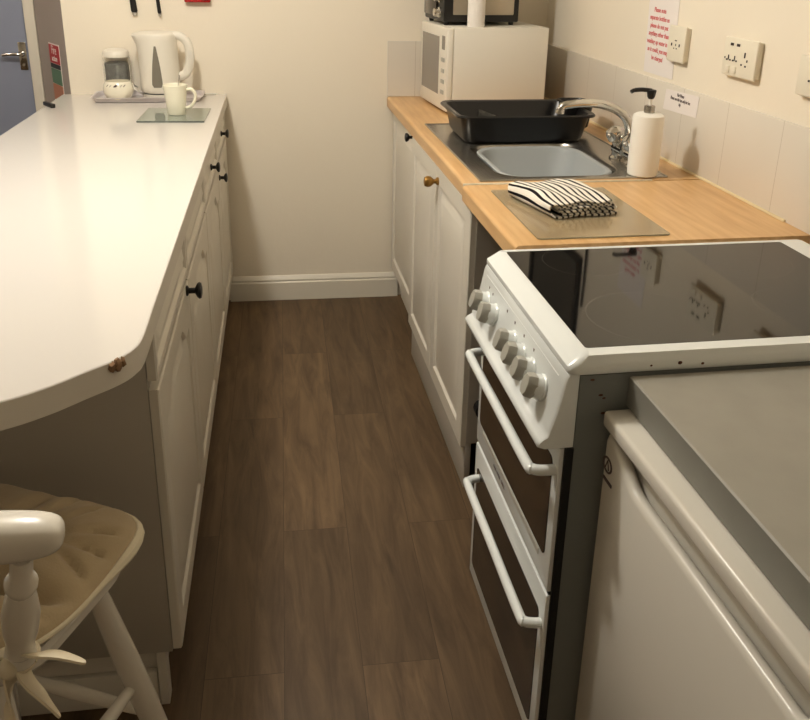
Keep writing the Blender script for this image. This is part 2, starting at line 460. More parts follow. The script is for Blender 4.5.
# ------------------------------------------------------------------ left run
XF = -.165
units = [(1.402, 1.955, 'white base cabinet at the near end of the white worktop, knob at top of door', None, 1.905, .735),
         (1.957, 2.515, 'white base cabinet under the white worktop without visible knobs, second from the near end', None, None, None),
         (2.517, 3.07, 'white base cabinet under the white worktop with one black drawer knob', 2.775, None, None),
         (3.072, 3.608, 'white base cabinet by the end wall, black knobs on both drawer and door', 3.32, 3.11, .70)]
for i, (y0, y1, lab, dk, kk, kz) in enumerate(units):
    base = LR @ Vector((-.47, (y0 + y1) / 2, 0))
    t = thing('base_cabinet', lab, 'kitchen cabinet', base, R(-1.28), 'white base cabinets under the white worktop')
    b = BM(); box(b, -.755, XF - .0185, y0 + (.018 if i == 0 else .0), y1, .15, .879)
    obj('carcass', b, M['carcass'], t, xf=LR)
    b = BM(); box(b, -.74, XF - .055, y0 + .05 if i == 0 else y0, y1, 0, .1498)
    obj('plinth', b, M['carcass'], t, xf=LR)
    if i == 0:
        b = BM(); box(b, -.765, XF - .0195, y0, y0 + .0175, .15, .879, .001)
        obj('end_panel', b, M['carcass'], t, xf=LR)
        b = BM(); box(b, XF - .055, XF - .037, y0 + .012, y0 + .048, 0, .1495, .001)
        box(b, -.74, XF - .057, y0 + .03, y0 + .048, 0, .1495); box(b, -.74, XF - .057, y0 + .016, y0 + .03, 0, .085, .003)
        obj('end_plinth', b, M['unit'], t, xf=LR)
    b = BM(); loft(b, door_rings(y0 + .002, y1 - .002, .762, .877, XF, 1, m=.024))
    dr = obj('drawer', b, M['unit'], t, xf=LR)
    if dk: knob(dr, 'drawer_knob', (XF, dk, .82), 1, M['blackmetal'], xf=LR)
    b = BM(); loft(b, door_rings(y0 + .002, y1 - .002, .155, .744, XF, 1, m=.06, arch=.045))
    do = obj('cabinet_door', b, M['unit'], t, xf=LR)
    if kk: knob(do, 'door_knob', (XF, kk, kz), 1, M['blackmetal'], r=.02 if i == 0 else .017, L=.036 if i == 0 else .03, xf=LR)

# white peninsula worktop with a rounded end
def mirror_curve():
    rt = [Vector((lx(-.1537, 3.64), 3.64, 0))] + smoothpath([Vector((-.1917, 1.36, 0)), Vector((-.1945, 1.245, 0)), Vector((-.203, 1.205, 0)), Vector((-.222, 1.173, 0)),
                     Vector((-.262, 1.135, 0)), Vector((-.305, 1.095, 0)), Vector((-.356, 1.062, 0)), Vector((-.43, 1.034, 0)), Vector((-.515, 1.022, 0))], 5)
    rt = [(p.x, p.y) for p in rt]
    lf = [(-1.03 - x, y) for x, y in reversed(rt[:-1]) if y < 1.4]
    lf += [(-.833, 2.2), (-.806, 3.1), (-.789, bw(-.789))]
    rt[0] = (lx(-.1537, bw(-.14)), bw(-.14) - .001)
    return rt + lf
poly = mirror_curve()
t = thing('worktop', 'glossy white worktop with rounded near end and chipped corner', 'worktop', (-.5, 2.3, .88), 0)
b = BM()
def inset_poly(poly, d):
    n = len(poly); out = []
    for i in range(n):
        a = Vector(poly[i - 1]); p = Vector(poly[i]); c = Vector(poly[(i + 1) % n])
        e = (c - a); nn = Vector((e.y, -e.x)).normalized()
        out.append((p.x + nn.x * d, p.y + nn.y * d))
    return out
# orientation: rt goes from back to front on the right -> clockwise; inward is to the right-hand side
ins = inset_poly(poly, .002)
if sum((ins[i][0] - poly[i][0]) for i in range(5)) > 0: ins = inset_poly(poly, -.002)
loft(b, [[(x, y, .88) for x, y in poly], [(x, y, .9205) for x, y in poly]], cap1=False, mi=1)
loft(b, [[(x, y, .9205) for x, y in poly], [(x, y, .922) for x, y in ins]], cap0=False, mi=0)
bmesh.ops.remove_doubles(b, verts=b.verts, dist=1e-5)
wt = obj('top_board', b, [M['whitetop'], M['edge']], t, sharp=15)
b = BM()
for (x, y, dx) in ((-.2225, 1.173, .013), (-.229, 1.167, .011), (-.2165, 1.181, .010)):
    bmesh.ops.create_icosphere(b, subdivisions=2, radius=1, matrix=Matrix.Translation((x, y, .913 if dx > .009 else .905)) @ Matrix.Diagonal((dx * .55, dx * .75, dx * .85, 1)))
for v in b.verts: v.co += Vector((random.uniform(-1, 1), random.uniform(-1, 1), random.uniform(-1, 1))) * .0012
obj('chipped_edge', b, M['chip'], t)

# ------------------------------------------------------------------ right run
XD = .53
rt_units = [(3.005, 3.605, .552, 'far white base cabinet against the end wall with a small black knob', (3.045, .862, 'black')),
            (2.09, 2.998, .53, 'white two-door base cabinet under the sink with a brass knob', None)]
t = thing('base_cabinet', rt_units[0][3], 'kitchen cabinet', (.85, 3.3, 0), 0, 'white base cabinets under the wooden worktop')
b = BM(); box(b, .5705, 1.19, 3.005, 3.595, .15, .869); obj('carcass', b, M['carcass'], t)
b = BM(); box(b, .60, 1.19, 3.005, 3.595, 0, .1495); obj('plinth', b, M['unit'], t)
b = BM(); loft(b, door_rings(3.008, 3.597, .15, .869, .552, -1, m=.055)); do = obj('cabinet_door', b, M['unit'], t)
knob(do, 'door_knob', (.552, 3.05, .852), -1, M['blackmetal'], r=.0165, L=.040)
t = thing('base_cabinet', rt_units[1][3], 'kitchen cabinet', (.85, 2.55, 0), 0, 'white base cabinets under the wooden worktop')
b = BM(); box(b, .5485, 1.19, 2.09, 2.108, .15, .869); box(b, .5485, 1.19, 2.98, 2.998, .15, .869); box(b, .5485, 1.19, 2.108, 2.98, .15, .168); box(b, 1.17, 1.19, 2.108, 2.98, .168, .869)
box(b, .5485, .5665, 2.108, 2.98, .82, .869)
obj('carcass', b, M['carcass'], t)
b = BM(); box(b, .546, .564, 2.092, 3.0, 0, .1495, .001); box(b, .60, 1.19, 2.1, 2.118, 0, .1495)
obj('plinth', b, M['carcass'], t)
for (a, c) in ((2.562, 2.996), (2.092, 2.556)):
    b = BM(); loft(b, door_rings(a, c, .14, .867, XD, -1, m=.06)); do = obj('cabinet_door', b, M['unit'], t)
    if a < 2.3:
        kb = knob(do, 'door_knob', (XD, 2.515, .825), -1, M['brass'], r=.0165, L=.046, rose=False)
        kb['label'] = 'aged brass round knob'

# wooden worktops
def rounded_front(x0, z0, z1, r=.010):
    pts = [(x0 + r * (1 - math.cos(a)), z1 - r * (1 - math.sin(a))) for a in [PI / 2 * k / 5 for k in range(6)]]
    pts = [(x0, z0)] + [(x0 + .0, z0 + .002)] + pts
    return pts
SX0, SX1, SY0, SY1 = .588, 1.095, 2.185, 2.965       # opening for the sink
ZT0, ZT1 = .871, .911
def strip_front(bm, xa, xb, y0, y1):
    p = rounded_front(xa, ZT0, ZT1) + [(xb, ZT1), (xb, ZT0)]
    loft(bm, [[(q[0], y0, q[1]) for q in p], [(q[0], y1, q[1]) for q in p]])
b = BM()
yb = 3.612
strip_front(b, .527, SX0, 2.146, yb)
box(b, SX1, W - .0075, 2.146, yb - .01, ZT0, ZT1)
box(b, SX0, SX1, SY1, yb, ZT0, ZT1)
box(b, SX0, SX1, 2.146, SY0, ZT0, ZT1)
bmesh.ops.remove_doubles(b, verts=b.verts, dist=1e-4)
tag(obj('worktop', b, M['beech'], smooth=False), 'beech-coloured worktop around the sink and under the microwave', 'worktop')
b = BM(); strip_front(b, .516, W - .0075, 1.640, 2.138)
tag(obj('worktop', b, M['beech'], smooth=False), 'beech-coloured worktop section between the sink run and the cooker', 'worktop')
b = BM(); box(b, .519, 1.05, 2.1385, 2.1455, .866, .9145, .001)
tag(obj('joint_strip', b, mat('worn_white_joint', srgb(214, 204, 184), .5, noise=.35, nscale=50)), 'worn white strip in the joint between the two wooden worktops', 'trim strip')

# pipe end and foot in the open gap beside the cooker
b = BM(); tube(b, smoothpath([(.59, 2.088, .27), (.59, 2.065, .27), (.588, 2.05, .28), (.586, 2.045, .32), (.586, 2.045, .38)]), .019, 14)
lathe(b, [(.026, 0), (.026, .03)], (.59, 2.0895, .27), (0, -1, 0), 16)
tag(obj('waste_pipe', b, M['black']), 'black pipe elbow in the gap between cabinet and cooker', 'pipe')

# ------------------------------------------------------------------ sink
t = thing('inset_sink', 'stainless steel inset sink with drainer set in the wooden worktop', 'sink', (.84, 2.57, .911), 0)
def to_ring(hole, x0, x1, y0, y1, z):
    """project a ring outward on to a rectangle, index for index"""
    cx = sum(p[0] for p in hole) / len(hole); cy = sum(p[1] for p in hole) / len(hole)
    out = []
    for p in hole:
        dx, dy = p[0] - cx, p[1] - cy
        k = 1e9
        if dx > 1e-9: k = min(k, (x1 - cx) / dx)
        if dx < -1e-9: k = min(k, (x0 - cx) / dx)
        if dy > 1e-9: k = min(k, (y1 - cy) / dy)
        if dy < -1e-9: k = min(k, (y0 - cy) / dy)
        out.append((cx + dx * k, cy + dy * k, z))
    return out
b = BM()
BX, BY, bhx, bhy = .822, 2.43, .178, .215
hole = rrect(BX, BY, bhx, bhy, .085, .9135, 12)
# snap rectangle corners
ring = to_ring(hole, .574, 1.108, 2.172, 2.70, .9135)
for cxy in ((.574, 2.172), (1.108, 2.172), (.574, 2.70), (1.108, 2.70)):
    j = min(range(len(ring)), key=lambda q: (ring[q][0] - cxy[0]) ** 2 + (ring[q][1] - cxy[1]) ** 2)
    ring[j] = (cxy[0], cxy[1], .9135)
def rr(ins, z, r): return rrect(BX, BY, bhx - ins, bhy - ins, r, z, 12)
loft(b, [ring, rr(-.012, .9135, .095), rr(-.004, .911, .088), rr(0, .905, .085), rr(.006, .84, .08), rr(.014, .775, .075), rr(.035, .758, .06), rr(.1, .754, .04)], cap0=False)
bowl = obj('sink_bowl', b, M['steel'], t)
b = BM()
# drainer with pressed ribs
NX, NY = 48, 6
def dz(x):
    if x < .64 or x > 1.06: return .9135
    return .9115 + .0025 * math.sin((x - .64) / .028 * 2 * PI)
rows = []
for j, y in enumerate([2.70, 2.72, 2.74, 2.93, 2.95, 2.978]):
    rows.append([(.574 + (1.108 - .574) * i / 96, y, dz(.574 + (1.108 - .574) * i / 96) if 1 < j < 4 else .9135) for i in range(97)])
loft(b, rows, False, False, closed=False)
obj('drainer', b, M['steel'], t)
b = BM()
path = [(.574, 2.172), (1.108, 2.172), (1.108, 2.978), (.574, 2.978)]
for (x0, y0), (x1, y1) in zip(path, path[1:] + path[:1]):
    tube(b, [(x0, y0, .9125), (x1, y1, .9125)], .0032, 8)
obj('rolled_rim', b, M['steel'], t)
b = BM(); lathe(b, [(.03, 0), (.03, .003), (.022, .004), (.018, .001)], (.822, 2.43, .7545), (0, 0, 1), 24); obj('waste_outlet', b, M['chrome'], t)

# washing-up bowl
b = BM()
def bo(hx, hy, r, z): return rrect(.826, 2.425, hx, hy, r, z, 10)
loft(b, [bo(.10, .13, .06, .765), bo(.135, .165, .07, .768), bo(.146, .178, .075, .80), bo(.158, .190, .08, .893), bo(.168, .200, .085, .896), bo(.170, .202, .087, .903), bo(.166, .198, .085, .9065),
         bo(.156, .188, .08, .903), bo(.152, .184, .078, .893), bo(.140, .172, .07, .80), bo(.128, .158, .065, .776), bo(.09, .12, .05, .773)])
tag(obj('washing_up_bowl', b, M['basin']), 'grey plastic washing-up bowl sitting inside the steel sink', 'washing-up bowl')

# mixer tap
t = thing('mixer_tap', 'chrome mixer tap with curved spout behind the sink bowl', 'tap', (1.055, 2.33, .9135), 0)
b = BM()
lathe(b, [(.027, 0), (.027, .006), (.02, .012), (.018, .04), (.02, .05)], (1.055, 2.395, .9135), (0, 0, 1), 20)
lathe(b, [(.027, 0), (.027, .006), (.02, .012), (.018, .04), (.02, .05)], (1.055, 2.275, .9135), (0, 0, 1), 20)
tube(b, [(1.055, 2.262, .945), (1.055, 2.41, .945)], .019, 18)
lathe(b, [(.023, 0), (.023, .03), (.018, .045), (.014, .055)], (1.055, 2.33, .94), (0, 0, 1), 20)
obj('tap_body', b, M['chrome'], t)
b = BM()
sp = smoothpath([(1.055, 2.33, .99), (1.052, 2.33, 1.02), (1.035, 2.328, 1.052), (1.0, 2.326, 1.076), (.955, 2.323, 1.09), (.91, 2.321, 1.094), (.87, 2.32, 1.092), (.842, 2.32, 1.086), (.834, 2.32, 1.07)], 6)
tube(b, sp, [.0145 - .004 * i / len(sp) for i in range(len(sp))], 16)
lathe(b, [(.0125, 0), (.013, .012)], (.8345, 2.32, 1.078), (-.1, 0, -1), 16)
obj('spout', b, M['chrome'], t)
for yy in (2.275, 2.395):
    b = BM()
    lathe(b, [(.014, 0), (.016, .012), (.025, .018), (.030, .032), (.028, .048), (.016, .056), (.004, .058)], (1.05, yy, .955), (-.25, 0, 1), 12)
    for k in range(4):
        a = k * PI / 2 + .4
        bmesh.ops.create_icosphere(b, subdivisions=2, radius=.0085, matrix=Matrix.Translation((1.042 + .027 * math.cos(a), yy + .027 * math.sin(a), .987)))
    obj('tap_handle', b, M['chrome'], t)

# dish rack
t = thing('dish_drainer', 'black plastic dish drainer standing on the sink drainer', 'dish rack', (.83, 2.76, .914), R(-1))
b = BM()
def dr(hx, hy, r, z, cx=.835, cy=2.755): return rrect(cx, cy, hx, hy, r, z, 8)
loft(b, [dr(.165, .10, .03, .916), dr(.192, .125, .035, .918), dr(.200, .133, .038, .93), dr(.214, .147, .04, .998), dr(.230, .162, .045, 1.0), dr(.231, .163, .045, 1.0045), dr(.227, .159, .044, 1.009), dr(.213, .146, .04, 1.006),
         dr(.209, .142, .038, .998), dr(.194, .128, .034, .935), dr(.185, .118, .03, .923), dr(.16, .095, .02, .921)])
obj('tray', b, M['rackblack'], t)
b = BM()
for i in range(9):
    x = .69 + i * .034
    box(b, x - .002, x + .002, 2.65, 2.86, .921, .943 + .012 * (i % 2), .001, 1)
each('plate_rib', b, M['rackblack'], t)
b = BM()
def cu(s, z): return rrect(1.06, 2.80, .045 * s, .062 * s, .03 * s, z, 8)
loft(b, [cu(.75, .935), cu(.85, .94), cu(1.05, 1.012), cu(1.18, 1.016), cu(1.18, 1.021), cu(1.05, 1.022), cu(.98, 1.012), cu(.8, .95), cu(.7, .945)])
obj('cutlery_holder', b, M['rackblack'], t)
# glass and piece of cutlery in the rack
b = BM(); lathe(b, [(.02, 0), (.024, .004), (.028, .04), (.031, .062), (.0295, .062), (.026, .04), (.021, .007), (.004, .006)], (.705, 2.70, .944), (.35, .1, 1), 24)
tag(obj('drinking_glass', b, M['glass']), 'small clear glass draining in the left end of the black rack', 'glass')

# soap dispenser
t = thing('soap_dispenser', 'white cylindrical soap dispenser with black pump beside the tap', 'soap dispenser', (1.045, 2.198, .9135), 0)
b = BM(); lathe(b, [(.038, 0), (.0415, .003), (.0425, .02), (.0425, .158), (.041, .166), (.034, .171), (.016, .173)], (1.045, 2.198, .9145), (0, 0, 1), 36)
obj('bottle', b, M['soap'], t)
b = BM(); lathe(b, [(.0145, 0), (.0145, .018), (.012, .02)], (1.045, 2.198, 1.0875), (0, 0, 1), 24); obj('collar', b, M['steel'], t)
b = BM(); lathe(b, [(.0042, 0), (.0042, .026)], (1.045, 2.198, 1.107), (0, 0, 1), 12)
obj('pump_stem', b, M['soap'], t)
b = BM()
lathe(b, [(.007, 0), (.0105, .006), (.013, .02), (.012, .024), (.003, .026)], (1.045, 2.198, 1.125), (0, 0, 1), 20)
tube(b, smoothpath([(1.045, 2.198, 1.147), (1.02, 2.203, 1.149), (.996, 2.20, 1.148), (.986, 2.199, 1.143)]), [.006] * 12 + [.0055] * 6 + [.0045], 10)
obj('pump_head', b, M['black'], t)

# glass worktop saver + towel
b = BM(); loft(b, [rrect(.727, 1.87, .152, .20, .008, .912, 3), rrect(.727, 1.87, .153, .201, .009, .9135, 3), rrect(.727, 1.87, .152, .20, .008, .9155, 3)])
tag(obj('glass_board', b, M['frost']), 'frosted glass worktop saver lying on the wooden worktop under the striped towel', 'cutting board')

def towel():
    bm = BM(); uvl = bm.loops.layers.uv.new('UVMap')
    # flattened fold path seen from the near end: (across, up)
    hw = .105; pts = []
    def arc(cx, cz, r, a0, a1, n=7): return [(cx + r * math.cos(a0 + (a1 - a0) * i / n), cz + r * math.sin(a0 + (a1 - a0) * i / n)) for i in range(n + 1)]
    z0, g = .0022, .0062
    path = [(hw * .93, z0)]
    path += [(-.085 + .17 * (1 - i / 16) + .0, z0) for i in range(1, 16)]
    R1 = 2.5 * g
    path += arc(-.088, z0 + R1, R1, -PI / 2, -3 * PI / 2, 12)          # big outer fold on the left
    path += [(-.085 + i * .0105, z0 + 2 * R1 + .0012 * math.sin(i * .9)) for i in range(1, 17)]
    path += arc(.087, z0 + 2 * R1 - g * .5, g * .5, PI / 2, -PI / 2, 5)
    path += [(.083 - i * .0105, z0 + 2 * R1 - g) for i in range(1, 16)]
    path += arc(-.078, z0 + 2 * R1 - 1.5 * g, g * .5, PI / 2, 3 * PI / 2, 5)
    path += [(-.074 + i * .0105, z0 + 2 * R1 - 2 * g) for i in range(1, 16)]
    path += arc(.092, z0 + 2 * R1 - 2.5 * g, g * .5, PI / 2, -PI / 2, 5)
    path += [(.088 - i * .0105, z0 + 2 * R1 - 3 * g) for i in range(1, 16)]
    path += arc(-.073, z0 + 2 * R1 - 3.5 * g, g * .5, PI / 2, 3 * PI / 2, 5)
    path += [(-.069 + i * .0105, z0 + 2 * R1 - 4 * g) for i in range(1, 15)]
    # arc length
    s = [0]
    for a, c in zip(path, path[1:]): s.append(s[-1] + math.hypot(a[0] - c[0], a[1] - c[1]))
    n = len(path)
    nrm = []
    for i in range(n):
        a = path[max(0, i - 1)]; c = path[min(n - 1, i + 1)]
        l = math.hypot(c[0] - a[0], c[1] - a[1]) or 1
        nrm.append((-(c[1] - a[1]) / l, (c[0] - a[0]) / l))
    K = 14; hl = .118; th = .0019
    def pos(i, j, side):
        y = -hl + 2 * hl * j / K
        x, z = path[i]; x += nrm[i][0] * th * side; z += nrm[i][1] * th * side
        top = max(0, (z - .004) / .03)
        skew = -.10 * y + .010 * math.sin(y * 24 + 1) * top
        end = 0
        edge = max(0, (abs(y) - hl * .72) / (hl * .28))
        z *= 1 - .10 * edge * top
        z += .0016 * math.sin(x * 55 + y * 40) * top
        yy = y + .006 * math.sin(i * .5) * edge * (1 if y > 0 else -1)
        return Vector((x + skew, yy, max(.0004, z)))
    G = {}
    for side in (-1, 1):
        for i in range(n):
            for j in range(K + 1): G[(i, j, side)] = bm.verts.new(pos(i, j, side))
    P = .0185
    def face(vs, us):
        f = bm.faces.new(vs)
        for lp, u in zip(f.loops, us): lp[uvl].uv = u
    for i in range(n - 1):
        for side in (-1, 1):
            for j in range(K):
                ii = [(i, j), (i + 1, j), (i + 1, j + 1), (i, j + 1)]
                face([G[(a, c, side)] for a, c in ii], [(s[a] / P, c / K) for a, c in ii])
        for j in (0, K):
            face([G[(i, j, -1)], G[(i + 1, j, -1)], G[(i + 1, j, 1)], G[(i, j, 1)]], [(s[i] / P, 0), (s[i + 1] / P, 0), (s[i + 1] / P, 0), (s[i] / P, 0)])
    for i in (0, n - 1):
        for j in range(K):
            face([G[(i, j, -1)], G[(i, j + 1, -1)], G[(i, j + 1, 1)], G[(i, j, 1)]], [(s[i] / P, 0)] * 4)
    bm.transform(Matrix.Translation((.712, 1.915, .916)) @ Matrix.Rotation(R(8), 4, 'Z') @ Matrix.Diagonal((.84, .86, 1.12, 1)))
    return bm
tw = towel()
tag(obj('tea_towel', tw, M['stripe'], sharp=60), 'folded black and white striped tea towel on the glass board', 'towel')

# ------------------------------------------------------------------ microwave and what stands on it
rzm = R(4.6)
t = thing('microwave', 'white microwave oven in the corner of the wooden worktop', 'microwave', (.686, 3.175, .911), rzm)
MX = Matrix.Translation((.686, 3.175, .911)) @ Matrix.Rotation(rzm, 4, 'Z')
b = BM(); box(b, .026, .40, 0, .375, .014, .318, .004); obj('casing', b, M['plastic'], t, xf=MX)
b = BM()
for x, y in ((.05, .03), (.37, .03), (.05, .34), (.37, .34)): lathe(b, [(.012, 0), (.014, .014)], (x, y, .001), (0, 0, 1), 14)
each('foot', b, M['black'], t, xf=MX)
b = BM(); box(b, 0, .0255, .0, .375, .008, .318, .007, 3); fr = obj('front_panel', b, M['plastic'], t, xf=MX)
b = BM(); box(b, -.0015, .002, .105, .345, .062, .278, .001, 1); obj('window_pane', b, M['mwglass'], fr, xf=MX)
b = BM(); box(b, -.0015, .002, .03, .068, .235, .285, .001, 1)
obj('display', b, M['mwglass'], fr, xf=MX)
b = BM()
for k in range(4): box(b, -.003, .001, .03, .068, .19 - k * .04, .205 - k * .04, .001, 1)
each('button', b, M['knobgrey'], fr, xf=MX)

# mini oven
MO = Matrix.Translation((.690, 3.275, 1.2295)) @ Matrix.Rotation(rzm, 4, 'Z')
t = thing('mini_oven', 'black mini oven with silver side standing on the microwave', 'mini oven', (.690, 3.275, 1.2295), rzm)
b = BM(); box(b, .0, .30, 0, .27, .012, .235, .006); obj('casing', b, M['black'], t, xf=MO)
b = BM(); box(b, .035, .278, -.003, .002, .038, .215, .004); obj('side_panel', b, M['silver'], t, xf=MO)
b = BM()
for x, y in ((.02, .03), (.28, .03), (.02, .24), (.28, .24)): lathe(b, [(.009, 0), (.011, .013)], (x, y, 0), (0, 0, 1), 12)
each('foot', b, M['black'], t, xf=MO)
for z in (.045, .10, .155):
    b = BM(); lathe(b, [(.02, 0), (.02, .008), (.0165, .012), (.015, .026), (.012, .028)], (0, .045, z), (-1, 0, 0), 20); obj('control_knob', b, M['chrome'], t, xf=MO)
b = BM(); box(b, -.008, .0, .085, .255, .03, .21, .003); obj('oven_door', b, M['ovenglass'], t, xf=MO)

# paper roll
b = BM(); lathe(b, [(.012, .0), (.031, .0), (.0325, .003), (.0325, .20), (.031, .205), (.012, .205)], (.803, 3.226, 1.2295), (0, 0, 1), 32)
tag(obj('paper_roll', b, M['paperroll']), 'upright white paper roll at the front of the microwave top', 'paper roll')

# oven cable down the wall
b = BM(); tube(b, smoothpath([(1.198, 2.915, 1.62), (1.197, 2.91, 1.5), (1.195, 2.905, 1.44), (1.196, 2.908, 1.40), (1.198, 2.915, 1.375)]), .0045, 10)
tag(obj('power_cable', b, M['cable']), 'thin black cable hanging on the right wall, reflected in the hob', 'cable')

# ------------------------------------------------------------------ cooker
CY0, CY1 = 1.17, 1.702
t = thing('electric_cooker', 'white freestanding electric cooker with black glass hob and two ovens', 'cooker', (.84, 1.436, 0), 0)
b = BM(); box(b, .492, 1.195, CY0, CY1, .02, .8435, .002); obj('body', b, M['steelgrey'], t)
b = BM()
for x in (.54, 1.14):
    for y in (CY0 + .05, CY1 - .05): lathe(b, [(.018, 0), (.015, .1)], (x, y, -.08), (0, 0, 1), 14)
each('foot', b, M['black'], t)
# hob surround: swept profile at the front, plain on the other sides
b = BM()
gx0, gx1, gy0, gy1 = .508, 1.155, CY0 + .030, CY1 - .020
def hr(o, z, r): return rrect((.47 + 1.222) / 2, (CY0 + CY1) / 2, (1.222 - .47) / 2 - o, (CY1 - CY0) / 2 + .004 - o, r, z, 6)
def hi(z):
    return rrect((gx0 + gx1) / 2, (gy0 + gy1) / 2, (gx1 - gx0) / 2, (gy1 - gy0) / 2, .006, z, 6)
front = lambda ring, dx: [(x + (dx if x < .6 else 0), y, z) for x, y, z in ring]
loft(b, [hr(.002, .846, .014), hr(0, .850, .015), hr(0.0005, .859, .015), front(hr(.004, .866, .014), .006), front(hr(.009, .8768, .012), .015), hi(.8778), hi(.872)], cap0=True, cap1=True)
hobf = obj('hob_surround', b, M['enamel'], t, sharp=50)
b = BM(); loft(b, [rrect((gx0 + gx1) / 2, (gy0 + gy1) / 2, (gx1 - gx0) / 2 - .0012, (gy1 - gy0) / 2 - .0012, .005, z, 4) for z in (.8725, .8778)])
obj('hob_glass', b, M['hob'], t)
# control panel
b = BM()
pf = [(.491, .8455), (.4715, .8455), (.468, .838), (.465, .822), (.460, .795), (.453, .765), (.446, .742), (.443, .731), (.434, .726), (.4285, .720), (.430, .713), (.438, .710), (.491, .710)]
loft(b, [[(x + (.004 if k in (0, 3) and x < .48 else 0), y, z) for x, z in pf] for k, y in enumerate((CY0 + .001, CY0 + .005, CY1 - .005, CY1 - .001))])
cp = obj('control_panel', b, M['enamel'], t, sharp=45)
b = BM(); tube(b, [(.4680, CY0 + .03, .8295), (.4680, CY1 - .03, .8295)], .0022, 8); obj('panel_ridge', b, M['enamel'], cp)
nx, nz = -.955, .295
for i, y in enumerate((1.632, 1.565, 1.432, 1.373, 1.313, 1.248)):
    o = Vector((.4572, y, .783)); n = Vector((nx, 0, nz))
    b = BM(); lathe(b, [(.0240, 0), (.0240, .004), (.0220, .006), (.0205, .018), (.019, .020)], o, n, 28)
    kb = obj('control_knob', b, M['enamel'], cp)
    b = BM()
    up = Vector((nz, 0, -nx)); sd = Vector((0, 1, 0)); ang = R((0, 10, 0, -8, 0, 0)[i])
    u2 = up * math.cos(ang) + sd * math.sin(ang); s2 = sd * math.cos(ang) - up * math.sin(ang)
    def gr(h, a, c): # tapered grip
        q = [(-a, -c * .45), (-a * .55, -c), (a * .55, -c), (a, -c * .45), (a, c * .45), (a * .55, c), (-a * .55, c), (-a, c * .45)]
        return [o + n * h + s2 * p + u2 * r_ for p, r_ in q]
    loft(b, [gr(.018, .0190, .0205), gr(.031, .0150, .0195), gr(.034, .0130, .0175)])
    obj('grip', b, M['knobgrey'], kb)
b = BM()
for y, z in ((1.635, .815), (1.605, .812), (1.50, .818), (1.445, .817), (1.385, .817), (1.325, .817)):
    x = .4606 + (z - .795) * .19
    box(b, x - .0012, x + .0008, y - .0025, y + .0025, z - .003, z + .003)
each('dial_mark', b, M['greyink'], cp)
# doors
def oven_door(name, z0, z1, gz0, gz1, hz, hx):
    b = BM()
    box(b, .470, .4915, CY0 + .004, CY1 - .004, z0, z1, .004)
    dd = obj(name, b, M['enamel'], t)
    b = BM(); loft(b, [[(x, p[0], p[1]) for p in [(q[0], q[1]) for q in rrect((CY0 + CY1) / 2, (gz0 + gz1) / 2, (CY1 - CY0) / 2 - .03, (gz1 - gz0) / 2, .012, 0, 5)]] for x in (.472, .4685)])
    obj('glass_panel', b, M['ovenglass'], dd)
    b = BM()
    ya, ybb = CY0 + .018, CY1 - .05
    tube(b, smoothpath([(.471, ya, hz), (hx + .02, ya + .001, hz), (hx + .0045, ya + .008, hz), (hx, ya + .03, hz), (hx, (ya + ybb) / 2, hz), (hx, ybb - .03, hz), (hx + .0045, ybb - .008, hz), (hx + .02, ybb - .001, hz), (.471, ybb, hz)], 8), .0095, 14)
    obj('door_handle', b, M['enamel'], dd)
    return dd
gd = oven_door('grill_door', .408, .706, .468, .672, .657, .428)
b = BM(); box(b, .4685, .472, CY0 + .06, CY1 - .06, .447, .461, .001, 1); obj('trim_strip', b, M['knobgrey'], gd)
text('door_lettering', 'FAN OVEN  GRILL', .011, M['greyink'], gd, (.4694, 1.50, .434), (0, -1, 0), (0, 0, 1))
od = oven_door('oven_door', .03, .400, .07, .348, .328, .437)
b = BM(); box(b, .475, .4915, CY0 + .006, CY1 - .006, .4005, .4075); box(b, .478, .4925, CY0 - .0015, CY0 + .004, .03, .709); box(b, .475, .4915, CY0 + .01, CY1 - .01, .0215, .0295)
obj('door_seal', b, M['blackgap'], t)
b = BM()
for x, z, w in ((.66, .8585, .004), (.70, .855, .003), (.61, .8565, .0022)):
    bmesh.ops.create_icosphere(b, subdivisions=2, radius=1, matrix=Matrix.Translation((x, CY0 - .0035, z)) @ Matrix.Diagonal((w, .001, w * .8, 1)))
for x, z, w in ((.513, .835, .004), (.53, .806, .004), (.536, .80, .003), (.538, .772, .005)):
    bmesh.ops.create_icosphere(b, subdivisions=2, radius=1, matrix=Matrix.Translation((x, CY0 - .0002, z)) @ Matrix.Diagonal((w, .001, w * .5, 1)))
each('rust_mark', b, M['rust'], t)

# the cooker is 0.905 m high: bring the drawn model to its size and on to its feet
t.scale = (.9524,) * 3; t.location = (.84 * .9524, 1.436 * .9524, .0762)

# ------------------------------------------------------------------ fridge and its worktop
t = thing('fridge', 'white under-counter fridge in the near right corner beside the cooker', 'fridge', (.8, .79, 0), R(.6))
FY0, FY1 = .50, 1.060
FX = Matrix.Translation((.49, 1.06, 0)) @ Matrix.Rotation(R(.8), 4, 'Z') @ Matrix.Translation((-.49, -1.06, 0))
b = BM(); box(b, .545, 1.10, FY0 + .006, FY1 - .006, .075, .814, .004); obj('body', b, M['fridge'], t, xf=FX)
b = BM(); box(b, .487, 1.12, FY0, FY1, .8235, .8505, .0065, 3); obj('lid', b, M['fridge'], t, xf=FX)
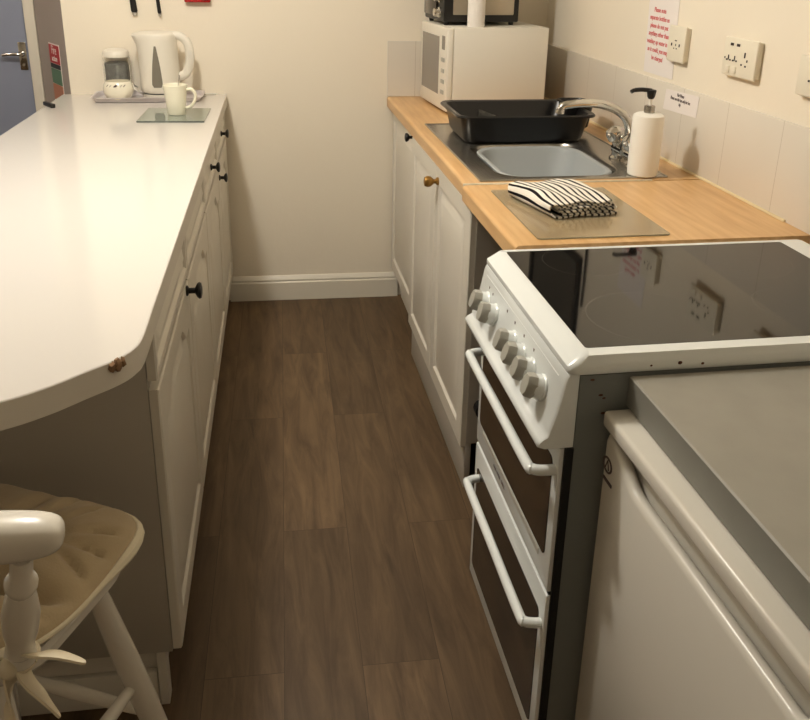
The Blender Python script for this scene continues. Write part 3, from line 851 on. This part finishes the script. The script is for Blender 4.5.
# door with a scooped grip along its top edge
def scoop(y):
    a = min(1, max(0, (FY1 - .012 - y) / .10)); c = min(1, max(0, (y - FY0 - .012) / .07))
    s = lambda v: v * v * (3 - 2 * v)
    return .812 - .040 * s(a) * s(c)
b = BM()
ys = [FY1 - .006 - (FY1 - FY0 - .012) * i / 60 for i in range(61)]
rows = []
for y in ys:
    zt = scoop(y)
    rows.append([(.538, y, .08), (.500, y, .08), (.496, y, .084), (.496, y, zt - .012), (.4985, y, zt - .003), (.504, y, zt), (.509, y, zt - .001), (.516, y, zt - .006), (.520, y, max(zt - .022, .75)), (.538, y, max(zt - .024, .748))])
loft(b, rows)
fd = obj('fridge_door', b, M['fridge'], t, xf=FX, sharp=50)
b = BM(); box(b, .5215, .5385, FY0 + .008, FY1 - .008, .70, .8215, .003); obj('grip_recess', b, M['fridge'], fd, xf=FX)
b = BM()
el = [(1.043 + .016 * math.cos(a), .764 + .013 * math.sin(a)) for a in [2 * PI * k / 28 for k in range(28)]]
ei = [(1.043 + .0125 * math.cos(a), .764 + .0100 * math.sin(a)) for a in [2 * PI * k / 28 for k in range(28)]]
loft(b, [[(.4962, y, z) for y, z in el], [(.4948, y, z) for y, z in el], [(.4948, y, z) for y, z in ei], [(.4962, y, z) for y, z in ei]], False, False)
tube(b, [(.4955, 1.05, .756), (.4955, 1.043, .772), (.4955, 1.037, .757)], .0012, 6)
box(b, .4945, .4962, 1.022, 1.052, .736, .741)
obj('emblem', b, M['greyink'], fd, xf=FX)
b = BM()
for x in (.60, 1.04):
    for y in (FY0 + .06, FY1 - .06): lathe(b, [(.02, 0), (.017, .012)], (x, y, .0636), (0, 0, 1), 14)
each('foot', b, M['black'], t, xf=FX)

t.scale = (1.0446,) * 3; t.location = (.8 * 1.0446, .79 * 1.0446, -.0663)

b = BM()
GY0, GY1 = .16, 1.1095
loft(b, [[(x, y, .8255) for x, y in ((.5470, GY0), (W - .008, GY0), (W - .008, GY1), (.5470, GY1))],
         [(x, y, .8745) for x, y in ((.5470, GY0), (W - .008, GY0), (W - .008, GY1), (.5470, GY1))]], cap1=False, mi=1)
loft(b, [[(x, y, .8745) for x, y in ((.5470, GY0), (W - .008, GY0), (W - .008, GY1), (.5470, GY1))],
         [(x, y, .877) for x, y in ((.5495, GY0 + .002), (W - .010, GY0 + .002), (W - .010, GY1 - .002), (.5495, GY1 - .002))]], cap0=False, mi=0)
bmesh.ops.remove_doubles(b, verts=b.verts, dist=1e-5)
tag(obj('worktop', b, [M['greytop'], M['greyedge']], smooth=False), 'mottled grey worktop piece lying on top of the fridge', 'worktop')

# ------------------------------------------------------------------ on the right wall
RY, RU = (0, -1, 0), (0, 0, 1)
b = BM(); prism(b, [(2.606, 1.1465), (2.406, 1.1465), (2.422, 1.42), (2.622, 1.42)], 'x', W - .0018, W - .0006)
t = thing('paper_notice', 'white paper notice with red text above the soap dispenser', 'notice', (W - .0078, 2.51, 1.1465), 0)
obj('sheet', b, M['paper'], t, smooth=False)
lines = ['Please note', 'separate bottles so', 'please do not put', 'anything other than', 'washing up water in it', 'as it could, you may', 'be charged']
for k, (s, w) in enumerate(zip(lines, (1, 1, 1, 1, .95, 1, 1))):
    text('notice_text', s, .019, M['redink'], t, (W - .0022, 2.535 - .0022 * k, 1.335 - .0235 * k), (0, -1, -.02), RU, sx=.92, bold=.0004)
t = thing('paper_notice', 'small white label with grey text on the tiles beside the soap dispenser', 'notice', (W - .0085, 2.32, 1.06), 0)
b = BM(); prism(b, [(2.428, 1.058), (2.222, 1.066), (2.218, 1.126), (2.421, 1.118)], 'x', W - .0082, W - .0070)
obj('sheet', b, M['paper'], t, smooth=False)
for k, s in enumerate(('Hot Water', 'Please use this tap only for hot', 'tap')):
    text('notice_text', s, .0135, M['greyink'], t, (W - .0086, 2.325, 1.111 - .0125 * k), RY, RU, sx=.72, bold=.0001)

def plate(name, label, cat, y0, y1, z0, z1, group=None):
    t = thing(name, label, cat, (W - .006, (y0 + y1) / 2, z0), 0, group)
    b = BM(); box(b, W - .012, W, y0 + .004, y1 - .004, z0 + .004, z1 - .004, .002); obj('back_box', b, M['socket'], t)
    b = BM(); box(b, W - .020, W - .0122, y0, y1, z0, z1, .003, 3); fp = obj('face_plate', b, M['socket'], t)
    return t, fp
def holes(par, pts, mt=None, name='socket_hole'):
    b = BM()
    for y, z, w, h in pts: box(b, W - .0212, W - .0192, y - w / 2, y + w / 2, z - h / 2, z + h / 2)
    return each(name, b, mt or M['hole'], par, smooth=False)
t, fp = plate('wall_socket', 'double wall socket with dark slots in the middle of the right wall', 'socket', 1.948, 2.103, 1.205, 1.300, 'wall sockets on the right wall')
holes(fp, [(2.065, 1.283, .014, .0065), (2.035, 1.283, .014, .0065)], name='usb_port')
holes(fp, [(2.075, 1.250, .004, .012), (2.066, 1.244, .006, .004), (2.082, 1.244, .006, .004), (2.045, 1.250, .004, .012), (2.036, 1.244, .006, .004), (2.052, 1.244, .006, .004), (2.092, 1.248, .004, .004), (1.999, 1.262, .005, .013), (1.986, 1.249, .004, .006), (2.010, 1.238, .006, .004), (1.991, 1.236, .006, .004)])
b = BM()
for y in (2.072, 2.040): box(b, W - .023, W - .0195, y - .009, y + .009, 1.212, 1.230, .001)
each('rocker_switch', b, M['socket'], fp)
t, fp = plate('wall_switch', 'small square switch plate beside the red-text notice', 'switch', 2.322, 2.424, 1.202, 1.303)
holes(fp, [(2.398, 1.250, .006, .008), (2.350, 1.250, .005, .008), (2.374, 1.262, .010, .003), (2.366, 1.240, .004, .003), (2.382, 1.240, .004, .003), (2.372, 1.250, .003, .006)])
t, fp = plate('wall_socket', 'wall socket cut off by the right edge of the photo', 'socket', 1.62, 1.773, 1.203, 1.290, 'wall sockets on the right wall')
holes(fp, [(1.72, 1.25, .004, .012), (1.712, 1.238, .006, .004), (1.728, 1.238, .006, .004), (1.67, 1.25, .004, .012), (1.662, 1.238, .006, .004), (1.678, 1.238, .006, .004)])

# ------------------------------------------------------------------ at the back of the white worktop
ZW = .922
t = thing('serving_tray', 'white plastic tray under the kettle, jar and bowl', 'tray', (-.435, 3.52, ZW), 0)
b = BM()
def tr(d, r, z): return rrect(-.435, 3.52, .205 + d, .090 + d, r, z, 6)
loft(b, [tr(-.014, .02, .923), tr(-.008, .022, .925), tr(.0, .03, .939), tr(.006, .034, .9405), tr(.006, .034, .9425), tr(-.002, .03, .942), tr(-.012, .024, .928), tr(-.02, .02, .9265)])
obj('dish', b, mat('tray_plastic', srgb(206, 198, 196), .35), t)
ZB = .9275
# kettle
kx, ky = -.388, 3.522
t = thing('electric_kettle', 'white plastic jug kettle with grey water window on the tray', 'kettle', (kx, ky, ZB), 0)
b = BM(); lathe(b, [(.064, 0), (.066, .003), (.070, .016), (.069, .02)], (kx, ky, ZB), (0, 0, 1), 36); obj('power_base', b, M['plastic'], t)
b = BM(); lathe(b, [(.0685, .0205), (.0685, .0245)], (kx, ky, ZB), (0, 0, 1), 36); obj('base_gap', b, M['steelgrey'], t)
b = BM()
rings = []
for h, r, sp in ((.026, .074, 0), (.03, .0765, 0), (.06, .0775, 0), (.12, .076, 0), (.17, .074, .002), (.205, .073, .008), (.225, .073, .018), (.238, .073, .024), (.246, .070, .022), (.252, .062, .012), (.255, .04, 0), (.256, .01, 0)):
    ring = []
    for k in range(48):
        a = 2 * PI * k / 48
        c = max(0, math.cos(a - PI)) ** 6
        ring.append((kx + math.cos(a) * (r + sp * c), ky + math.sin(a) * (r + sp * c * .5), ZB + h))
    rings.append(ring)
loft(b, rings)
obj('jug', b, M['plastic'], t)
b = BM()
tube(b, smoothpath([(kx + .055, ky - .01, ZB + .240), (kx + .085, ky - .012, ZB + .238), (kx + .112, ky - .014, ZB + .215), (kx + .120, ky - .014, ZB + .175), (kx + .116, ky - .014, ZB + .13), (kx + .10, ky - .012, ZB + .095), (kx + .070, ky - .01, ZB + .082)], 6),
     [.013] * 37, 14, squash=1.3)
obj('handle', b, M['plastic'], t)
b = BM()
rings = []
for i in range(15):
    h = .05 + .155 * i / 14
    wd = .017 * (1 - (i / 14) ** 1.6) + .0035 if i > 0 else .014
    r = .0785 - .004 * (i / 14) ** 2
    rings.append([(kx - .004 + math.sin(a) * r, ky - math.cos(a) * r, ZB + h) for a in [(-1 + 2 * k / 8) * wd / r for k in range(9)]] )
loft(b, rings, False, False, closed=False)
for v in list(b.verts): pass
obj('water_window', b, M['window'], t)
# kettle cable
b = BM(); tube(b, smoothpath([(kx - .076, ky + .02, ZB + .012), (kx - .10, ky + .0, ZB + .035), (kx - .108, ky + .02, ZB + .05), (kx - .11, ky + .06, ZB + .04), (kx - .10, ky + .085, ZB + .03)], 6), .0035, 8)
tag(obj('kettle_cable', b, M['whitecable']), 'grey-white cable looping behind the bowl from the kettle', 'cable')
b = BM(); tube(b, smoothpath([(-.315, 3.60, .9265), (-.27, 3.612, .927), (-.235, 3.60, .927), (-.20, 3.61, .927), (-.178, 3.604, .927)], 6), .004, 8)
tag(obj('power_lead', b, M['whitecable']), 'thin pale lead lying on the white worktop along the end wall', 'cable')
# jar
jx, jy = -.558, 3.585
t = thing('storage_jar', 'glass jar with white lid standing behind the patterned bowl', 'jar', (jx, jy, ZB), 0)
b = BM(); lathe(b, [(.045, 0), (.05, .004), (.052, .02), (.052, .12), (.05, .135), (.052, .15), (.05, .15), (.047, .135), (.049, .12), (.049, .02), (.046, .006)], (jx, jy, ZB), (0, 0, 1), 32, cap1=True); obj('jar_body', b, M['glass'], t)
b = BM(); lathe(b, [(.040, .008), (.046, .01), (.046, .125), (.04, .13)], (jx, jy, ZB), (0, 0, 1), 24)
for v in b.verts: v.co += Vector((random.uniform(-1, 1), random.uniform(-1, 1), 0)) * .001
obj('sachet_filling', b, M['jarfill'], t)
b = BM(); lathe(b, [(.050, .1505), (.052, .153), (.052, .165), (.046, .175), (.03, .182), (.01, .185)], (jx, jy, ZB), (0, 0, 1), 32); obj('lid', b, M['plastic'], t)
# bowl
bx_, by_ = -.543, 3.474
t = thing('sugar_bowl', 'round white ceramic bowl with dark motif band on the tray', 'bowl', (bx_, by_, ZB), 0)
b = BM(); lathe(b, [(.034, 0), (.037, .002), (.049, .014), (.056, .032), (.0565, .046), (.053, .062), (.047, .072), (.045, .073), (.049, .061), (.053, .046), (.0525, .032), (.045, .014), (.03, .007)], (bx_, by_, ZB), (0, 0, 1), 40); obj('bowl_body', b, M['ceramic'], t)
b = BM()
for a, s in ((-35, .6), (-20, .5), (0, 1.1), (6, .8), (24, .5), (38, .7)):
    r = .0530; aa = R(a - 4)
    for dz_, ds in ((0, 1), (.003, .6), (-.003, .7)):
        bmesh.ops.create_icosphere(b, subdivisions=1, radius=1, matrix=Matrix.Translation((bx_ + r * math.sin(aa + dz_ * 20), by_ - r * math.cos(aa + dz_ * 20), ZB + .0600 + dz_)) @ Matrix.Diagonal((.0045 * s * ds, .0035, .0028 * s, 1)))
obj('painted_motif', b, M['greyink'], t)
# glass board and mug
gb = [(-.424, 3.02), (-.196, 3.005), (-.186, 3.262), (-.412, 3.28)]
b = BM(); prism(b, gb, 'z', ZW + .0008, ZW + .0065)
bevel_all(b, .0012, 1)
tag(obj('glass_board', b, M['tealglass']), 'pale green glass board under the mug on the white worktop', 'cutting board')
mx_, my_, ZM = -.298, 3.135, ZW + .0069
t = thing('mug', 'cream ceramic mug holding a spoon on the glass board', 'mug', (mx_, my_, ZM), 0)
b = BM(); lathe(b, [(.026, .0), (.029, .001), (.031, .006), (.036, .05), (.041, .092), (.043, .104), (.0415, .1055), (.0395, .103), (.037, .09), (.032, .05), (.027, .008), (.005, .006)], (mx_, my_, ZM), (0, 0, 1), 40); obj('cup', b, M['cream'], t)
b = BM(); tube(b, smoothpath([(mx_ + .037, my_ - .006, ZM + .088), (mx_ + .056, my_ - .008, ZM + .09), (mx_ + .068, my_ - .009, ZM + .075), (mx_ + .066, my_ - .009, ZM + .052), (mx_ + .052, my_ - .008, ZM + .032), (mx_ + .034, my_ - .006, ZM + .024)], 5), .0055, 12); obj('handle', b, M['cream'], t)
b = BM(); tube(b, smoothpath([(mx_ - .012, my_ + .01, ZM + .012), (mx_ + .0, my_ + .015, ZM + .06), (mx_ + .012, my_ + .022, ZM + .11), (mx_ + .016, my_ + .026, ZM + .135)], 5), [.003] * 10 + [.004] * 6, 10, squash=.5)
tag(obj('teaspoon', b, M['chrome']), 'metal teaspoon standing in the cream mug', 'spoon')
# small black thing by the worktop's far left edge
b = BM(); box(b, -.055, .055, -.011, .011, 0, .018, .004, 3)
b.transform(Matrix.Translation((-.778, 3.36, ZW + .001)) @ Matrix.Rotation(R(-58), 4, 'Z') @ Matrix.Diagonal((.75, .8, .8, 1)))
tag(obj('remote_control', b, M['black']), 'small black remote lying at the far left edge of the white worktop', 'remote')

# ------------------------------------------------------------------ on the back wall, cut by the top of the photo
def utensil(label, x, z0, w, th, L, tip):
    y = bw(x) - .012
    t = thing('kitchen_utensil', label, 'utensil', (x, y, z0), 0, 'black-handled utensils hanging on the end wall')
    b = BM()
    loft(b, [rrect(x - .012 * (z - z0) / L, y, w * k, th * k, th * k * .9, z, 4) for z, k in ((z0 + .012, .75), (z0 + .018, 1), (z0 + L * .5, .9), (z0 + L, .8))])
    obj('handle', b, M['black'], t)
    b = BM(); loft(b, [rrect(x + tip * .001, y, w * k, th * k, th * k * .8, z, 4) for z, k in ((z0, .5), (z0 + .004, .72), (z0 + .0118, .74))]); obj('end_cap', b, M['chrome'], t)
    b = BM(); tube(b, [(x - .012, y, z0 + L - .01), (x - .014, y, z0 + L + .10)], .004, 10); obj('shaft', b, M['chrome'], t)
    b = BM(); tube(b, smoothpath([(x - .014, y + .001, z0 + L + .095), (x - .014, y - .004, z0 + L + .105), (x - .014, y + .004, z0 + L + .115), (x - .014, y + .0118, z0 + L + .113)], 4), .0022, 8); obj('hook', b, M['chrome'], t)
utensil('thick black utensil handle hanging above the kettle, left of the pair', -.478, 1.232, .0125, .008, .16, 0)
utensil('thin black utensil handle hanging above the kettle, right of the pair', -.382, 1.228, .0075, .006, .16, 0)
t = thing('wall_box', 'red box fixed to the end wall right of the utensils', 'box', (-.23, bw(-.23) - .02, 1.285), 0)
b = BM(); box(b, -.283, -.183, bw(-.23) - .032, bw(-.23) + .001, 1.285, 1.40, .004); obj('casing', b, M['red'], t)
b = BM(); box(b, -.212, -.188, bw(-.23) - .0345, bw(-.23) - .0318, 1.292, 1.39, .001); obj('cover_strip', b, mat('dark_red_plastic', srgb(120, 22, 22), .4), t)
# fire sign on the hall wall
p0 = Vector((-.7575, 3.662, 0)); p1 = Vector((-.945, 4.03, 0)); dw = (p1 - p0).normalized(); nw = Vector((-dw.y, dw.x, 0))
if nw.y > 0: nw = -nw
t = thing('fire_sign', 'narrow red and green fire safety sign on the grey hall wall', 'sign', p0 + dw * .17 + Vector((0, 0, .87)), 0)
def sg(a, c, z0, z1, mt, name, off=.001, th=.0015):
    b = BM()
    q = [p0 + dw * a + nw * off, p0 + dw * c + nw * off, p0 + dw * c + nw * (off + th), p0 + dw * a + nw * (off + th)]
    prism(b, [(v.x, v.y) for v in q], 'z', z0, z1)
    return obj(name, b, mt, t, smooth=False)
sg(.095, .245, .865, 1.105, M['paper'], 'backing')
sg(.10, .24, 1.025, 1.10, M['signred'], 'red_panel', .0026)
sg(.10, .24, 1.004, 1.023, M['signblack'], 'dark_band', .0026)
sg(.10, .24, .94, 1.002, M['signgreen'], 'green_panel', .0026)
sg(.10, .24, .87, .938, M['signorange'], 'orange_panel', .0026)
tr_ = (-dw.x, -dw.y, 0)
text('sign_text', 'Fire', .05, M['paper'], t, tuple(p0 + dw * .17 + nw * .0045 + Vector((0, 0, 1.078))), tr_, RU, sx=.9)
text('sign_text', 'action', .035, M['paper'], t, tuple(p0 + dw * .17 + nw * .0045 + Vector((0, 0, 1.045))), tr_, RU, sx=.9)

# ------------------------------------------------------------------ stool
sc = Vector((-.44, 1.12, 0)); fw = Vector((.42, .91, 0)).normalized(); rg = Vector((fw.y, -fw.x, 0)); rzs = math.atan2(rg.y, rg.x)
SM = Matrix.Translation(sc) @ Matrix.Rotation(rzs, 4, 'Z')      # local x = to its right, y = forward
t = thing('bar_stool', 'white painted wooden stool with low spindle back at the worktop end', 'stool', sc, rzs)
b = BM()
def se(s, z): return rrect(0, 0, .175 * s, .165 * s, .10 * s, z, 10)
loft(b, [se(.86, .560), se(.96, .562), se(1, .572), se(1, .585), se(.97, .592), se(.85, .590)])
obj('seat', b, M['stool'], t, xf=SM)
def turned(bm, p, q, prof, n=16):
    p, q = Vector(p), Vector(q); L = (q - p).length
    lathe(bm, [(r, s * L) for r, s in prof], p, q - p, n)
tops = [(-.243, -.172), (-.165, -.200), (-.085, -.215), (0.0, -.22), (.085, -.215), (.165, -.200), (.243, -.172)]
bots = [(-.160, -.105), (-.118, -.132), (-.06, -.148), (0, -.152), (.06, -.148), (.118, -.132), (.160, -.105)]
bots = [(x * 1.10, y - .02) for x, y in bots]
for k, (tp, bt) in enumerate(zip(tops, bots)):
    end = k in (0, 6)
    s = 1.0 if end else .8
    pr = [(.013, 0), (.013, .06), (.020, .10), (.023, .16), (.017, .20), (.021, .23), (.018, .27), (.024, .40), (.026, .55), (.021, .68), (.017, .74), (.0215, .78), (.0215, .81), (.015, .85), (.014, 1)]
    b = BM(); turned(b, (bt[0] * (.94 if k in (0, 6) else 1), bt[1], .588), (tp[0], tp[1], .828), [(r * s * .88, u) for r, u in pr], 18)
    obj('spindle', b, M['stool'], t, xf=SM)
b = BM()
rings = []
NR = 44
for i in range(NR + 1):
    u = -1 + 2 * i / NR
    x = .285 * math.sin(u * PI / 2 * .98) / math.sin(PI / 2 * .98)
    y = -.222 + .075 * (x / .285) ** 2
    k = math.sqrt(max(0, 1 - abs(u) ** 5)) * .97 + .03
    tx = Vector((1, .15 * x / .285 / .285, 0)).normalized(); ny = Vector((-tx.y, tx.x, 0))
    ring = []
    for j in range(20):
        a = 2 * PI * j / 20
        ca, sa = math.cos(a), math.sin(a)
        e = lambda v, p: math.copysign(abs(v) ** p, v)
        hw_, hh = 0.030 * k, (.029 if u * u < 2 else 0) * (.55 + .45 * k)
        c = Vector((x, y, .853)) + ny * (e(ca, .85) * hw_) + Vector((0, 0, e(sa, .75) * hh * k))
        ring.append(c)
    rings.append(ring)
loft(b, rings)
obj('back_rail', b, M['stool'], t, xf=SM, sharp=60)
legs = {}
for sx in (-1, 1):
    for sy in (-1, 1):
        p = Vector((.100 * sx, .100 * sy, .575)); q = Vector((.188 * sx, .188 * sy, .002)); legs[(sx, sy)] = (p, q)
        b = BM(); turned(b, q, p, [(.013, 0), (.017, .05), (.020, .2), (.0215, .45), (.021, .62), (.018, .8), (.0145, 1)], 18)
        obj('leg', b, M['stool'], t, xf=SM)
def on(k, u): p, q = legs[k]; return p.lerp(q, u)
for a, c, u in (((-1, 1), (1, 1), .62), ((1, -1), (1, 1), .48), ((-1, -1), (-1, 1), .48), ((-1, -1), (1, -1), .62), ((1, -1), (1, 1), .78), ((-1, -1), (-1, 1), .78)):
    b = BM(); turned(b, on(a, u), on(c, u), [(.008, 0), (.010, .12), (.0135, .5), (.010, .88), (.008, 1)], 14); obj('stretcher', b, M['stool'], t, xf=SM)

# cushion on the stool
t = thing('seat_cushion', 'tufted beige seat cushion with cream piping tied to the white stool', 'cushion', sc + Vector((0, 0, .593)), rzs)
b = BM()
nu, nv = 34, 60
def cushion_pt(r, a, side):
    # squircle footprint, wider in front
    ca, sa = math.cos(a), math.sin(a)
    n = 4.6 if sa > 0 else 2.5
    k = (abs(ca) ** n + abs(sa) ** n) ** (-1 / n)
    hx, hy = .190, (.190 if sa > 0 else .172)
    x, y = hx * k * ca * r, hy * k * sa * r
    puff = max(0, 1 - r ** 2.6)
    z = .004 + .021 * puff ** .55 * side if r < 1 else .004
    if side > 0:
        z += .036 * puff ** .6
        tuft = 0
        for tx, ty in ((-.065, -.05), (.065, -.05), (-.065, .06), (.065, .06)):
            d2 = (x - tx) ** 2 + (y - ty) ** 2
            tuft += math.exp(-d2 / .0005) * .026
            tuft += math.exp(-d2 / .0035) * .012
        z -= tuft
        z += .004 * math.sin(a * 9 + 2 * r) * r * r * puff + .003 * math.sin(a * 17 + 5 * r) * r ** 3 * min(1, puff * 3)
        yc = y + .035 + .12 * (x - .1) ** 2 + .006 * math.sin(x * 60)
        z -= (.034 * math.exp(-yc ** 2 / .00022) + .016 * math.exp(-x ** 2 / .00025)) * min(1, puff * 1.6)
        for k_, (wx, wy, wa) in enumerate(((.15, .10, .5), (.15, .02, -.4), (.14, -.08, .3), (.10, .15, 1.2), (.16, .06, .1), (.05, .16, 1.5), (.12, -.06, -.2))):
            dx_, dy_ = x - wx, y - wy; u_ = dx_ * math.cos(wa) + dy_ * math.sin(wa); v_ = -dx_ * math.sin(wa) + dy_ * math.cos(wa)
            z -= .012 * math.exp(-u_ * u_ / .0016 - v_ * v_ / .00003) * min(1, puff * 3)
    zz = z + .010 + .006 * max(0, (abs(x) / .2)) ** 2
    return Vector((x, y, max(.001, zz) if side > 0 else .0012 + .011 * r ** 4))
for side in (1, -1):
    rings = [[cushion_pt(max(.02, i / nv), 2 * PI * j / 160, side) for j in range(160)] for i in range(nv + 1)]
    if side < 0: rings = rings[::-1]
    loft(b, rings, cap0=(side > 0), cap1=(side < 0))
bmesh.ops.remove_doubles(b, verts=b.verts, dist=4e-4)
CM = Matrix.Translation((0, 0, .5935)) @ SM
obj('pad', b, M['cushion'], t, xf=CM, sharp=80)
b = BM()
edge = [cushion_pt(1, 2 * PI * j / 72, 1) * 1.0 + Vector((0, 0, -.001)) for j in range(73)]
tube(b, edge, [.0042 + .0065 * math.exp(-((2 * PI * j / 72 - .55) / .28) ** 2) for j in range(73)], 8, caps=False)
obj('piping', b, M['piping'], t, xf=CM)
# ribbon bow round the end spindle
def ribbon(bm, pts, w, th=.0016):
    pts = smoothpath(pts, 5); n = len(pts); rings = []
    for i, p in enumerate(pts):
        d = (pts[min(n - 1, i + 1)] - pts[max(0, i - 1)]).normalized()
        s_ = d.cross(Vector((.25, .55, .8))).normalized(); nn = s_.cross(d).normalized()
        f = i / (n - 1); ww = w * (.5 + .9 * math.sin(PI * min(1, f * 1.02)) ** .7) if f < .97 else w * .4
        rings.append([p + s_ * ww + nn * th, p - s_ * ww + nn * th, p - s_ * ww - nn * th, p + s_ * ww - nn * th])
    loft(bm, rings)
kn = Vector((.172, -.128, .026))
for pts, w in (([(0, 0, 0), (.03, -.012, .022), (.062, -.002, .022), (.088, .014, .002)], .010), ([(0, 0, 0), (.022, -.018, -.012), (.05, -.024, -.03), (.068, -.022, -.058)], .010),
               ([(0, 0, 0), (.0, -.022, -.02), (.004, -.034, -.05), (.0, -.036, -.085)], .009), ([(0, 0, 0), (-.03, -.016, .01), (-.058, -.022, .004), (-.075, -.02, -.02)], .010)):
    b = BM(); ribbon(b, [kn + Vector(p) for p in pts], w); obj('ribbon_tie', b, M['ribbon'], t, xf=CM)
b = BM(); bmesh.ops.create_icosphere(b, subdivisions=3, radius=.014, matrix=Matrix.Translation(kn + Vector((0, -.02, 0))))
ring = [kn + Vector((.0225 * math.cos(a) - .004, .0225 * math.sin(a) + .0, -.002 + .003 * math.sin(2 * a))) for a in [2 * PI * k / 24 for k in range(25)]]
tube(b, ring, .0065, 8, caps=False)
obj('ribbon_knot', b, M['ribbon'], t, xf=CM)

# ------------------------------------------------------------------ light
def lamp(name, typ, loc, energy, col, **k):
    l = bpy.data.lights.new(name, typ); l.energy = energy; l.color = col
    for a, v in k.items(): setattr(l, a, v)
    o = bpy.data.objects.new(name, l); C.objects.link(o); o.location = loc
    return o
lamp('ceiling_lamp_light', 'POINT', (-.40, 2.02, 2.25), 55, (1, .955, .885), shadow_soft_size=.07)
lamp('hall_lamp_light', 'POINT', (-2.0, 3.0, 2.2), 10, (1, .88, .78), shadow_soft_size=.1)
w = bpy.data.worlds.new('room_air'); bpy.context.scene.world = w; w.use_nodes = True
w.node_tree.nodes['Background'].inputs[0].default_value = (1, .9, .78, 1); w.node_tree.nodes['Background'].inputs[1].default_value = .02

# ------------------------------------------------------------------ camera
cam = bpy.data.cameras.new('camera'); co = bpy.data.objects.new('camera', cam); C.objects.link(co)
a, bb, c = R(20.357), R(9.726), R(1.152)
fwd = Vector((math.sin(bb) * math.cos(a), math.cos(bb) * math.cos(a), -math.sin(a)))
right = Vector((math.cos(bb), -math.sin(bb), 0)); up = right.cross(fwd)
r_ = right * math.cos(c) + up * math.sin(c); u_ = -right * math.sin(c) + up * math.cos(c)
co.matrix_world = Matrix(((r_.x, u_.x, -fwd.x, 0), (r_.y, u_.y, -fwd.y, 0), (r_.z, u_.z, -fwd.z, 1.4855), (0, 0, 0, 1)))
cam.sensor_fit = 'HORIZONTAL'; cam.sensor_width = 36; cam.lens = 854.3 / 810 * 36
cam.shift_y = -(360 - 269.4) / 810
cam.clip_start = .02
S = bpy.context.scene
S.camera = co
S.view_settings.view_transform = 'Standard'; S.view_settings.look = 'None'; S.view_settings.gamma = 1
S.view_settings.use_curve_mapping = False
S.view_settings.exposure = 0.12
